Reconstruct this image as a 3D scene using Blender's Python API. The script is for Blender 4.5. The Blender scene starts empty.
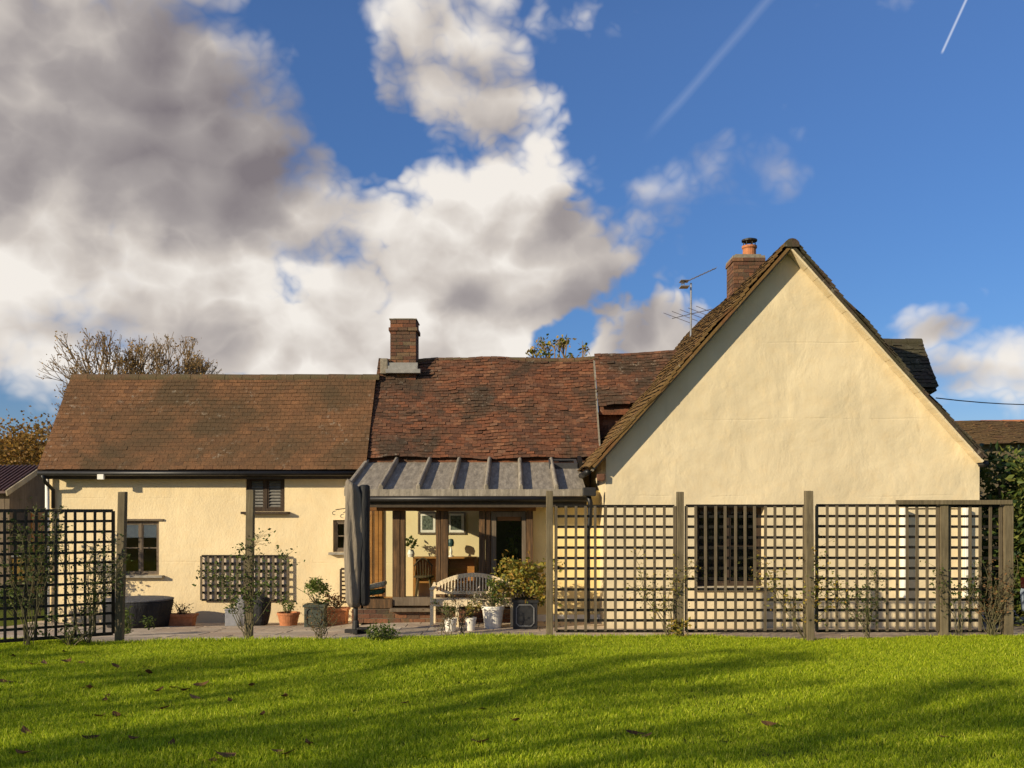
import bpy, math, random
import numpy as np
from mathutils import Vector, Matrix
random.seed(7)
rng = np.random.default_rng(7)
SC = bpy.context.scene
COL = SC.collection
R = math.radians

# ------------------------------------------------------------------ camera
EYE = 1.9; F = 960.0; HY = 512.0
cam_d = bpy.data.cameras.new('camera'); cam = bpy.data.objects.new('camera', cam_d); COL.objects.link(cam)
cam.location = (0, 0, EYE); cam.rotation_euler = (R(90), 0, 0)
cam_d.sensor_width = 36; cam_d.lens = 36 * F / 1024; cam_d.shift_y = 128 / 1024
cam_d.clip_start = .1; cam_d.clip_end = 3000
SC.camera = cam

def P(px, py, Y):
    return Vector(((px - 512) / F * Y, Y, EYE + (HY - py) / F * Y))
def PX(px, Y): return (px - 512) / F * Y
def PZ(py, Y): return EYE + (HY - py) / F * Y

# ------------------------------------------------------------------ light
SUN_EL, SUN_AZ = 19.0, 54.0          # azimuth: degrees left of straight behind the camera
to_sun = Vector((-math.sin(R(SUN_AZ)) * math.cos(R(SUN_EL)), -math.cos(R(SUN_AZ)) * math.cos(R(SUN_EL)), math.sin(R(SUN_EL))))
sl = bpy.data.lights.new('sun', 'SUN'); so = bpy.data.objects.new('sun', sl); COL.objects.link(so)
sl.energy = 5.0; sl.angle = R(.53); sl.color = (1.0, .86, .62)
so.rotation_euler = to_sun.to_track_quat('Z', 'Y').to_euler(); so.location = (-30, -20, 20)

SC.view_settings.view_transform = 'Standard'; SC.view_settings.look = 'None'
SC.view_settings.exposure = 0.22; SC.view_settings.gamma = 1.0
SC.view_settings.use_curve_mapping = False

class NT:
    """small wrapper to write node trees"""
    def __init__(s, tree): s.t = tree; s.n = tree.nodes; s.l = tree.links
    def new(s, t, **kw):
        n = s.n.new(t)
        for k, v in kw.items(): setattr(n, k, v)
        return n
    def put(s, sock, v):
        if v is None: return
        if isinstance(v, bpy.types.NodeSocket): s.l.new(v, sock)
        elif isinstance(v, (tuple, list)) and sock.type == 'RGBA' and len(v) == 3: sock.default_value = (*v, 1)
        else: sock.default_value = v
    def math(s, op, a, b=None, c=None, clamp=False):
        n = s.new('ShaderNodeMath', operation=op, use_clamp=clamp)
        s.put(n.inputs[0], a)
        if b is not None: s.put(n.inputs[1], b)
        if c is not None: s.put(n.inputs[2], c)
        return n.outputs[0]
    def vmath(s, op, a, b=None):
        n = s.new('ShaderNodeVectorMath', operation=op); s.put(n.inputs[0], a)
        if b is not None: s.put(n.inputs[1], b)
        return n.outputs['Value'] if op in ('DOT_PRODUCT', 'LENGTH') else n.outputs[0]
    def noise(s, vec, scale, detail=4, rough=.55, dist=0, col=False):
        n = s.new('ShaderNodeTexNoise'); s.put(n.inputs['Vector'], vec)
        n.inputs['Scale'].default_value = scale; n.inputs['Detail'].default_value = detail
        n.inputs['Roughness'].default_value = rough; n.inputs['Distortion'].default_value = dist
        return n.outputs['Color'] if col else n.outputs['Fac']
    def mapping(s, vec, loc=(0, 0, 0), rot=(0, 0, 0), scale=(1, 1, 1)):
        n = s.new('ShaderNodeMapping'); s.put(n.inputs[0], vec)
        n.inputs['Location'].default_value = loc; n.inputs['Rotation'].default_value = rot; n.inputs['Scale'].default_value = scale
        return n.outputs[0]
    def sstep(s, v, a, b):
        n = s.new('ShaderNodeMapRange', interpolation_type='SMOOTHSTEP'); s.put(n.inputs[0], v)
        n.inputs[1].default_value = a; n.inputs[2].default_value = b
        return n.outputs[0]
    def ramp(s, v, stops):
        n = s.new('ShaderNodeValToRGB'); s.put(n.inputs[0], v); e = n.color_ramp.elements
        while len(e) < len(stops): e.new(.5)
        for i, (p, c) in enumerate(stops): e[i].position = p; e[i].color = (*c, 1)
        return n.outputs[0]
    def mix(s, f, a, b, mode='MIX'):
        n = s.new('ShaderNodeMix', data_type='RGBA', blend_type=mode)
        s.put(n.inputs[0], f); s.put(n.inputs[6], a); s.put(n.inputs[7], b)
        return n.outputs[2]

# ------------------------------------------------------------------ sky
def build_world():
    w = bpy.data.worlds.new('World'); SC.world = w; w.use_nodes = True
    t = NT(w.node_tree); t.n.clear()
    D = t.new('ShaderNodeTexCoord').outputs['Generated']
    sky = t.new('ShaderNodeTexSky', sky_type='NISHITA', sun_disc=False)
    sky.sun_elevation = R(SUN_EL); sky.sun_rotation = R(180 + SUN_AZ); sky.air_density = 1.0; sky.dust_density = .0; sky.ozone_density = 2.5; sky.altitude = 0
    zz = t.new('ShaderNodeSeparateXYZ'); t.put(zz.inputs[0], D)
    clear = t.ramp(t.math('MULTIPLY', zz.outputs[2], 2.0, clamp=True), [(0, (.50, .56, .66)), (.3, (.66, .70, .76)), (.9, (1.12, 1.02, .98))])     # a clear dry sky pales less towards the horizon
    hs = t.new('ShaderNodeHueSaturation'); t.put(hs.inputs['Color'], t.mix(1.0, sky.outputs[0], clear, 'MULTIPLY')); hs.inputs['Saturation'].default_value = 1.25; hs.inputs['Value'].default_value = .8
    tint = t.mix(1.0, hs.outputs[0], (.92, .88, 1.06), 'MULTIPLY')
    def c_of(px, py):
        return Vector(((px - 512) / F, 1, (HY - py) / F)).normalized()
    warp = t.vmath('SUBTRACT', t.noise(D, 3.0, 3, .5, col=True), (.5, .5, .5))
    warp2 = t.vmath('SUBTRACT', t.noise(D, 11.0, 4, .55, col=True), (.5, .5, .5))
    def vscale(v, k):
        n = t.new('ShaderNodeVectorMath', operation='SCALE'); t.put(n.inputs[0], v); n.inputs[3].default_value = k
        return n.outputs[0]
    DW = t.vmath('ADD', t.vmath('ADD', D, vscale(warp, .10)), vscale(warp2, .035))
    def field(blobs, src):
        tot = None
        for (px, py, rx, ry, wt) in blobs:
            c = c_of(px, py); k = c.y
            a = rx / F * k; b = ry / F * k
            s = (1 / a, .6 / a, 1 / b)
            v = t.mapping(src, loc=(-c.x * s[0], -c.y * s[1], -c.z * s[2]), scale=s)
            d = t.vmath('DOT_PRODUCT', v, v)
            g = t.math('SUBTRACT', 1.0, d, clamp=True)
            tot = t.math('MULTIPLY', g, wt) if tot is None else t.math('MULTIPLY_ADD', g, wt, tot)
        return tot
    clouds = [(70, 60, 300, 180, 1.1), (210, 140, 150, 130, 1.0), (40, 190, 260, 140, .8), (330, 250, 320, 110, .95), (60, 290, 220, 70, .6), (520, 240, 140, 105, .95), (455, 55, 110, 100, 1.0), (520, 125, 70, 45, .5),
              (230, 350, 330, 60, .8), (420, 320, 150, 70, .7), (630, 345, 95, 60, 1.1), (800, 150, 60, 55, .62), (720, 185, 110, 50, .42), (675, 195, 50, 50, -.1), (870, 40, 60, 50, -.6), (575, 30, 50, 60, -.4), (990, 372, 130, 55, 1.1), (935, 328, 60, 24, 1.0), (735, 330, 60, 80, -.6), (800, 300, 60, 40, -.6), (500, 300, 90, 50, .35),
              (30, 370, 120, 50, .9), (770, 100, 32, 18, .5), (590, 30, 70, 40, .3), (680, 170, 70, 40, .35),
              (345, 70, 45, 95, -.8), (375, 150, 60, 35, -.4), (553, 325, 50, 35, -1.0), (50, 352, 40, 14, -.25), (700, 60, 150, 80, -.6), (950, 120, 150, 180, -.7), (265, 15, 90, 40, -.55), (580, 20, 60, 30, .3), (870, 240, 140, 60, -.6), (150, 232, 40, 14, -.25)]
    # the rest of the sky, out of the picture: loose cumulus from the noise alone
    y = t.new('ShaderNodeSeparateXYZ'); t.put(y.inputs[0], D)
    back = t.math('MULTIPLY', t.sstep(y.outputs[1], .75, .3), .12)
    S0 = t.math('ADD', field(clouds, DW), back)
    def puffs(vec, octs):                     # rounded heads with sharp creases between them
        tot = None
        for i in range(octs):
            n = t.noise(vec, 9.0 * 2.1 ** i, 0, .5)
            b_ = t.math('MULTIPLY', t.math('ABSOLUTE', t.math('SUBTRACT', n, .5)), .75 * .6 ** i)
            tot = b_ if tot is None else t.math('ADD', tot, b_)
        return tot
    def fbm(vec, det, octs):
        st = t.mapping(vec, loc=(.37, .11, .52), scale=(1, 1, 1.25))
        n = t.noise(st, 3.6, det, .55)
        return t.math('ADD', t.math('ADD', n, puffs(st, octs)), -.135)
    DV = t.vmath('ADD', D, vscale(warp2, .03))
    sunoff = Vector((-.018, 0, .026))
    n0 = fbm(DV, 7, 4)
    l0 = fbm(DV, 2, 2); l1 = fbm(t.vmath('ADD', DV, tuple(sunoff)), 2, 2)
    S = t.math('MULTIPLY_ADD', t.math('SUBTRACT', n0, .5), 2.9, t.math('MULTIPLY', S0, .95))
    soft = t.math('ADD', t.math('MULTIPLY_ADD', t.sstep(t.noise(D, 2.3, 2, .5), .40, .62), .8, .5), field([(730, 180, 160, 110, 1.1)], D))      # crisp heads in one place, thin veils in another
    alpha = t.sstep(t.math('DIVIDE', t.math('SUBTRACT', S, .16), soft), 0.0, 1.0)
    shade_blobs = [(140, 130, 290, 150, .62), (300, 150, 90, 110, .40), (600, 265, 100, 100, .72), (480, 110, 110, 55, .30), (430, 345, 190, 40, .25), (420, 245, 130, 50, .2), (100, 330, 110, 30, .15),
                   (685, 345, 90, 50, .62), (960, 380, 100, 30, .40), (220, 345, 130, 34, .2), (945, 332, 55, 20, .4), (715, 200, 110, 60, .55), (800, 180, 50, 40, .25), (460, 60, 120, 110, .22), (80, 20, 240, 70, .22), (295, 50, 80, 55, -.5), (50, 290, 90, 50, -.3), (585, 150, 70, 45, -.35), (390, 175, 90, 35, -.25)]
    G = field(shade_blobs, DW)
    relief = t.math('MULTIPLY', t.math('SUBTRACT', l1, l0), 1.75)         # thicker towards the sun = shaded
    thick = t.math('MULTIPLY', t.sstep(S, .7, 2.4), .34)
    g = t.math('ADD', t.math('ADD', G, relief), thick)
    fine = t.math('MULTIPLY', t.math('SUBTRACT', t.noise(DW, 6, 6, .55), .5), .75)
    g = t.math('ADD', g, fine)
    g = t.math('DIVIDE', g, 1.25)
    ccol = t.ramp(g, [(0.0, (.90, .85, .79)), (.28, (.63, .575, .53)), (.58, (.38, .345, .34)), (1.0, (.215, .19, .205))])
    DT = t.vmath('ADD', D, vscale(warp2, .006))
    # condensation trails: thin bands along great circles
    def trail(p0, p1, width, fade_at, strength):
        a, b = c_of(*p0), c_of(*p1); n = a.cross(b).normalized()
        d = t.math('ABSOLUTE', t.vmath('DOT_PRODUCT', DT if width > .004 else D, tuple(n)))
        band = t.math('SUBTRACT', 1.0, t.math('DIVIDE', d, width), clamp=True)
        e = (b - a).normalized()
        s0 = a.dot(e)
        along = t.sstep(t.vmath('DOT_PRODUCT', D, tuple(e)), s0, s0 + fade_at)
        front = t.sstep(y.outputs[1], .3, .5)
        return t.math('MULTIPLY', t.math('MULTIPLY', band, t.math('MULTIPLY', along, front)), strength)
    tr = t.math('MAXIMUM', trail((640, 145), (772, -5), .006, .05, .10), trail((941, 55), (967, -2), .0015, .004, .6))
    bg1 = t.new('ShaderNodeBackground'); t.put(bg1.inputs[0], tint); bg1.inputs[1].default_value = .135
    bg2 = t.new('ShaderNodeBackground'); t.put(bg2.inputs[0], ccol); bg2.inputs[1].default_value = .86
    bg3 = t.new('ShaderNodeBackground'); bg3.inputs[0].default_value = (.8, .85, .95, 1); bg3.inputs[1].default_value = .9
    m0 = t.new('ShaderNodeMixShader'); t.put(m0.inputs[0], tr); t.l.new(bg1.outputs[0], m0.inputs[1]); t.l.new(bg3.outputs[0], m0.inputs[2])
    m = t.new('ShaderNodeMixShader'); t.put(m.inputs[0], alpha); t.l.new(m0.outputs[0], m.inputs[1]); t.l.new(bg2.outputs[0], m.inputs[2])
    o = t.new('ShaderNodeOutputWorld'); t.l.new(m.outputs[0], o.inputs[0])
build_world()

# ------------------------------------------------------------------ materials
MATS = {}
def mat(name, build=None, **kw):
    if name in MATS: return MATS[name]
    m = bpy.data.materials.new(name); m.use_nodes = True
    t = NT(m.node_tree); b = t.n['Principled BSDF']
    t.b = b; t.m = m
    t.obj = t.new('ShaderNodeNewGeometry').outputs['Position']
    if build: build(t)
    MATS[name] = m
    return m
def bump(t, h, dist=.01, strength=1.0):
    n = t.new('ShaderNodeBump'); n.inputs['Strength'].default_value = strength; n.inputs['Distance'].default_value = dist
    t.put(n.inputs['Height'], h); t.l.new(n.outputs[0], t.b.inputs['Normal'])
def rnd(t):
    return t.new('ShaderNodeAttribute', attribute_name='rnd').outputs['Fac']

def simple(name, col, rough=.7, var=.25, scale=14, bmp=.0, metal=0, spec=.4, stretch=(1, 1, 1)):
    def f(t):
        v = t.mapping(t.obj, scale=stretch)
        n = t.noise(v, scale, 5, .6)
        c0 = tuple(max(0, x * (1 - var)) for x in col); c1 = tuple(min(1, x * (1 + var)) for x in col)
        t.put(t.b.inputs['Base Color'], t.ramp(n, [(.3, c0), (.7, c1)]))
        t.b.inputs['Roughness'].default_value = rough; t.b.inputs['Metallic'].default_value = metal
        t.b.inputs['Specular IOR Level'].default_value = spec
        if bmp: bump(t, n, bmp)
    return mat(name, f)

def render_mat(name, col, fine, fdist, trowel, tdist, stain):
    def f(t):
        big = t.noise(t.obj, .9, 5, .6, .4); mid = t.noise(t.obj, 5, 6, .62)
        streak = t.noise(t.mapping(t.obj, scale=(5, 5, .6)), 1.6, 5, .6)
        lift = t.noise(t.mapping(t.obj, scale=(.8, 1, 1.1)), 1.1, 4, .6)
        c = t.mix(t.sstep(big, .35, .7), tuple(x * .88 for x in col), col)
        c = t.mix(t.math('MULTIPLY', t.sstep(mid, .42, .75), .35), c, (col[0] * .93, col[1] * .84, col[2] * .72))
        c = t.mix(t.math('MULTIPLY', t.sstep(lift, .55, .72), .12), c, (col[0] * .85, col[1] * .82, col[2] * .78))
        c = t.mix(t.math('MULTIPLY', t.sstep(streak, .5, .8), stain), c, (.45, .36, .22))
        z = t.new('ShaderNodeSeparateXYZ'); t.put(z.inputs[0], t.obj)
        splash = t.math('MULTIPLY', t.sstep(t.math('ADD', z.outputs[2], t.math('MULTIPLY', mid, .3)), .45, .08), .3)
        c = t.mix(splash, c, (.42, .35, .25))
        t.put(t.b.inputs['Base Color'], c); t.b.inputs['Roughness'].default_value = .92; t.b.inputs['Specular IOR Level'].default_value = .15
        h = t.math('MULTIPLY', t.noise(t.mapping(t.obj, scale=(1, 1, .7)), fine, 5, .62), fdist)
        w = t.math('MULTIPLY', t.noise(t.mapping(t.obj, scale=(1, 1, .75)), trowel, 5, .5, .3), tdist)
        e = t.math('MULTIPLY', t.noise(t.mapping(t.obj, scale=(.7, 1, 1.0)), .8, 3, .45), tdist * 2.0)      # lifts of render, one above the other
        # day joints where one lift of render meets the next
        zw = t.math('MULTIPLY_ADD', t.noise(t.obj, .8, 3, .5), .12, z.outputs[2])
        j = t.math('PINGPONG', t.math('ADD', zw, .25), .62); jl = t.math('MULTIPLY', t.sstep(j, .02, .0), t.sstep(t.noise(t.obj, 1.3, 3, .5), .42, .6))
        h = t.math('MULTIPLY_ADD', jl, -.003, h)
        bump(t, t.math('ADD', t.math('ADD', h, w), e), 1.0)
    return mat(name, f)
M_GABLE = render_mat('gable_render', (.725, .605, .39), 30, .003, 1.6, .046, .2)
M_LWALL = render_mat('lime_render', (.81, .65, .39), 34, .007, 3.0, .016, .15)
M_INNER = render_mat('inner_plaster', (.86, .72, .42), 20, .001, 2, .005, .0)
M_YELLOW = render_mat('yellow_render', (.84, .65, .30), 26, .006, 3, .02, .15)

def tile_mat(name, cols, moss, mosscol, mossscale=1.2, light=.04):
    def f(t):
        r = rnd(t)
        c = t.ramp(r, [(i / (len(cols) - 1), k) for i, k in enumerate(cols)])
        n = t.noise(t.obj, 26, 5, .65)
        c = t.mix(.55, c, t.ramp(n, [(.3, (.35, .35, .35)), (.7, (1.25, 1.2, 1.15))]), 'MULTIPLY')
        big = t.noise(t.obj, mossscale, 7, .68, .5)
        c = t.mix(t.math('MULTIPLY', t.sstep(big, .62 - moss, .84 - moss), .88), c, mosscol)
        lich = t.math('MULTIPLY', t.sstep(t.noise(t.obj, 8, 7, .78), .55, .67), .5)
        lich = t.math('MULTIPLY', lich, t.sstep(t.noise(t.obj, 1.1, 3, .5), .45, .65))
        c = t.mix(lich, c, (.42, .37, .28))
        c = t.mix(t.math('LESS_THAN', r, -.5), c, tuple(k * .12 for k in cols[0]))
        t.put(t.b.inputs['Base Color'], c); t.b.inputs['Roughness'].default_value = .9; t.b.inputs['Specular IOR Level'].default_value = .2
        bump(t, n, .012)
    return mat(name, f)
M_TILE_L = tile_mat('brown_tile', [(.16, .082, .040), (.20, .10, .046), (.175, .088, .042), (.235, .115, .052), (.135, .07, .036)], .22, (.075, .052, .027), .5)
M_TILE_M = tile_mat('red_tile', [(.085, .045, .029), (.19, .075, .038), (.13, .062, .036), (.23, .088, .042), (.155, .068, .037), (.26, .12, .062), (.11, .052, .032), (.20, .105, .062)], .20, (.055, .04, .026), 1.1)
M_TILE_G = tile_mat('mossy_tile', [(.13, .07, .034), (.23, .105, .042), (.17, .09, .04), (.27, .13, .05)], .30, (.17, .105, .036), 2.2)
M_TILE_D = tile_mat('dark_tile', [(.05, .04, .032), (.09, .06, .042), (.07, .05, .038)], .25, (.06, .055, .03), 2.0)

M_RIDGE = tile_mat('ridge_tile', [(.13, .08, .045), (.19, .105, .055), (.15, .095, .05)], .25, (.10, .08, .04), 2.5)
def brick_mat():
    def f(t):
        c = t.ramp(rnd(t), [(0, (.06, .035, .022)), (.3, (.17, .065, .032)), (.55, (.11, .062, .035)), (.8, (.25, .095, .04)), (1, (.16, .11, .06))])
        n = t.noise(t.obj, 30, 5, .7)
        c = t.mix(.6, c, t.ramp(n, [(.3, (.4, .4, .4)), (.7, (1.2, 1.2, 1.2))]), 'MULTIPLY')
        m = t.sstep(t.noise(t.obj, 3.2, 6, .7), .5, .68)
        c = t.mix(t.math('MULTIPLY', m, .75), c, (.075, .062, .028))
        t.put(t.b.inputs['Base Color'], c); t.b.inputs['Roughness'].default_value = .92; bump(t, n, .012)
    return mat('old_brick', f)
M_BRICK = brick_mat()
M_MORTAR = simple('mortar', (.22, .19, .14), .95, .3, 20, .01)

def lead_mat():
    def f(t):
        v = t.mapping(t.obj, scale=(7, 1.2, 1.2))
        n = t.noise(v, 2.2, 6, .65); n2 = t.noise(t.obj, 9, 6, .65)
        c = t.ramp(n, [(.25, (.15, .13, .10)), (.5, (.28, .24, .185)), (.75, (.43, .375, .29))])
        c = t.mix(t.math('MULTIPLY', t.sstep(n2, .45, .75), .4), c, (.13, .115, .09))
        t.put(t.b.inputs['Base Color'], c); t.b.inputs['Roughness'].default_value = .75; t.b.inputs['Specular IOR Level'].default_value = .25
        bump(t, t.math('ADD', n, n2), .012)
    return mat('lead_sheet', f)
M_LEAD = lead_mat()

def wood(name, a, b, c, stretch=(14, 14, 1.0), rough=.8, two=None, grime=.55):
    def f(t):
        v = t.mapping(t.obj, scale=stretch)
        n = t.noise(v, 2.5, 7, .65, .6); n2 = t.noise(t.obj, 2.4, 5, .6)
        k = t.ramp(n, [(.25, a), (.5, b), (.75, c)])
        k = t.mix(t.math('MULTIPLY', t.sstep(n2, .4, .7), grime), k, tuple(x * .45 for x in b))
        if two: k = t.mix(t.math('LESS_THAN', rnd(t), .5), k, two)          # cross battens, darker than the uprights
        t.put(t.b.inputs['Base Color'], k); t.b.inputs['Roughness'].default_value = rough
        t.b.inputs['Specular IOR Level'].default_value = .25
        bump(t, n, .006)
    return mat(name, f)
M_OAK = wood('weathered_oak', (.035, .024, .014), (.10, .058, .028), (.27, .14, .055))
M_OAKWARM = wood('warm_oak', (.09, .04, .015), (.19, .085, .028), (.28, .13, .045), (1.5, 14, 14))
M_POST = wood('greyed_post', (.085, .063, .034), (.15, .118, .068), (.22, .175, .105))
M_BAT = wood('trellis_batten', (.075, .056, .033), (.13, .10, .062), (.19, .15, .095), two=(.012, .010, .007))
M_BATD = wood('backlit_trellis_batten', (.022, .019, .014), (.04, .034, .024), (.06, .05, .035))  # darker copy of the batten tones, the panel's backlit shade in its colour
M_PALEWOOD = wood('pale_joinery', (.30, .25, .17), (.42, .36, .25), (.5, .43, .31))
M_BENCH = wood('limewashed_bench', (.60, .48, .30), (.74, .60, .38), (.80, .67, .44), (9, 9, 3), grime=.15)
M_DKBROWN = wood('brown_frame', (.03, .02, .013), (.055, .036, .023), (.085, .058, .036))
M_GREYFRAME = wood('grey_brown_frame', (.10, .075, .05), (.16, .12, .08), (.22, .17, .12))
M_SHELF = wood('orange_pine', (.28, .12, .03), (.42, .19, .05), (.5, .25, .08), (2, 14, 14), .5)
M_CHAIR = wood('dark_chair', (.05, .035, .02), (.1, .07, .035), (.15, .10, .05))
M_BLACK = simple('black_gutter', (.012, .011, .010), .45, .3)
M_BITUMEN = simple('soffit_board', (.05, .036, .022), .8, .3)
M_WHITE = simple('white_paint', (.80, .77, .68), .6, .08, 18)
M_WHITEPOT = simple('white_glaze', (.78, .73, .62), .45, .18, 9)
M_TERRA = simple('terracotta', (.42, .16, .065), .85, .25, 16, .004)
M_BLKPOT = simple('black_planter', (.022, .022, .022), .45, .3)
M_GRNPOT = simple('dark_green_planter', (.045, .055, .04), .6, .35)
M_GREYLINE = simple('grey_moulding', (.14, .14, .14), .5, .2)
def fabric(name, col, var=.3):
    def f(t):
        n = t.noise(t.mapping(t.obj, scale=(8, 8, 1.2)), 2.2, 5, .6, .8); n2 = t.noise(t.obj, 130, 2, .5)
        t.put(t.b.inputs['Base Color'], t.ramp(n, [(.3, tuple(x * (1 - var) for x in col)), (.7, tuple(x * (1 + var) for x in col))]))
        t.b.inputs['Roughness'].default_value = .75; t.b.inputs['Specular IOR Level'].default_value = .3
        bump(t, t.math('ADD', n, t.math('MULTIPLY', n2, .05)), .03)
    return mat(name, f)
M_COVER = fabric('taupe_cover', (.20, .165, .122), .25)
M_DKCOVER = fabric('black_cover', (.022, .022, .023), .3)
M_CUSHW = fabric('white_cushion', (.66, .62, .52)); M_CUSHG = fabric('green_cushion', (.05, .13, .09))
M_GREYBOX = simple('grey_plastic', (.22, .22, .235), .55, .15)
M_METAL = simple('aerial_metal', (.35, .35, .35), .4, .15, metal=.8)
M_IRON = simple('black_iron', (.02, .018, .016), .6, .3)
M_CONC = simple('cement_sill', (.28, .25, .2), .9, .25, 12, .006)
M_FLASH = simple('lead_flashing', (.25, .24, .22), .55, .2, 8, .006)
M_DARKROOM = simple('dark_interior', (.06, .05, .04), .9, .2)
M_BLIND = simple('pale_blind', (.8, .76, .66), .8, .1)
M_RUST = simple('ribbed_sheet', (.085, .045, .04), .5, .25, 6)
M_PIC = simple('print_ink', (.10, .12, .09), .6, .9, 24)

def glass_mat():
    def f(t):
        tr = t.new('ShaderNodeBsdfTransparent'); gl = t.new('ShaderNodeBsdfGlossy'); gl.inputs['Roughness'].default_value = .03
        tr.inputs[0].default_value = (.92, .94, .92, 1)
        fr = t.new('ShaderNodeFresnel'); fr.inputs[0].default_value = 1.45
        mx = t.new('ShaderNodeMixShader'); t.l.new(fr.outputs[0], mx.inputs[0]); t.l.new(tr.outputs[0], mx.inputs[1]); t.l.new(gl.outputs[0], mx.inputs[2])
        t.l.new(mx.outputs[0], t.n['Material Output'].inputs[0])
    return mat('window_glass', f)
M_GLASS = glass_mat()

def leaf_mat(name, cols, trans=.35, rough=.55):
    def f(t):
        r = rnd(t)
        c = t.ramp(r, [(i / max(1, len(cols) - 1), k) for i, k in enumerate(cols)])
        t.put(t.b.inputs['Base Color'], c); t.b.inputs['Roughness'].default_value = rough; t.b.inputs['Specular IOR Level'].default_value = .3 if rough < .8 else .05
        tl = t.new('ShaderNodeBsdfTranslucent'); t.put(tl.inputs[0], c)
        mx = t.new('ShaderNodeMixShader'); mx.inputs[0].default_value = trans
        t.l.new(t.b.outputs[0], mx.inputs[1]); t.l.new(tl.outputs[0], mx.inputs[2]); t.l.new(mx.outputs[0], t.n['Material Output'].inputs[0])
    return mat(name, f)
L_GREEN = leaf_mat('green_leaf', [(.03, .055, .012), (.07, .10, .02), (.12, .13, .03)])
L_YGREEN = leaf_mat('yellowing_leaf', [(.09, .12, .02), (.22, .21, .03), (.36, .28, .04), (.45, .25, .05)])
L_OCHRE = leaf_mat('ochre_leaf', [(.24, .12, .03), (.38, .21, .05), (.46, .29, .07), (.16, .09, .03)])
L_AUTUMN = leaf_mat('autumn_leaf', [(.13, .07, .016), (.28, .15, .028), (.36, .20, .035), (.19, .12, .025), (.24, .10, .02)])
L_LAUREL = leaf_mat('laurel_leaf', [(.015, .035, .008), (.05, .08, .014), (.11, .14, .025), (.24, .23, .05)], .25)
L_DRY = leaf_mat('dry_leaf', [(.10, .05, .02), (.2, .11, .045), (.06, .03, .015), (.30, .17, .08)], .15, .9)
L_MAUVE = leaf_mat('pale_flower', [(.5, .42, .36), (.25, .22, .12), (.10, .13, .03)])
L_CONIF = leaf_mat('bush_leaf', [(.04, .07, .012), (.09, .13, .02), (.15, .18, .03)])
L_GRASS = leaf_mat('grass_blade', [(.165, .24, .006), (.35, .46, .011), (.55, .63, .02), (.78, .76, .10)], .5)
M_BARK = simple('bark', (.105, .072, .042), .95, .45, 18, .01)
M_TWIG = simple('twig', (.23, .15, .07), .9, .3, 20)
M_STEM = simple('rose_stem', (.10, .085, .035), .8, .4, 20)

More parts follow.
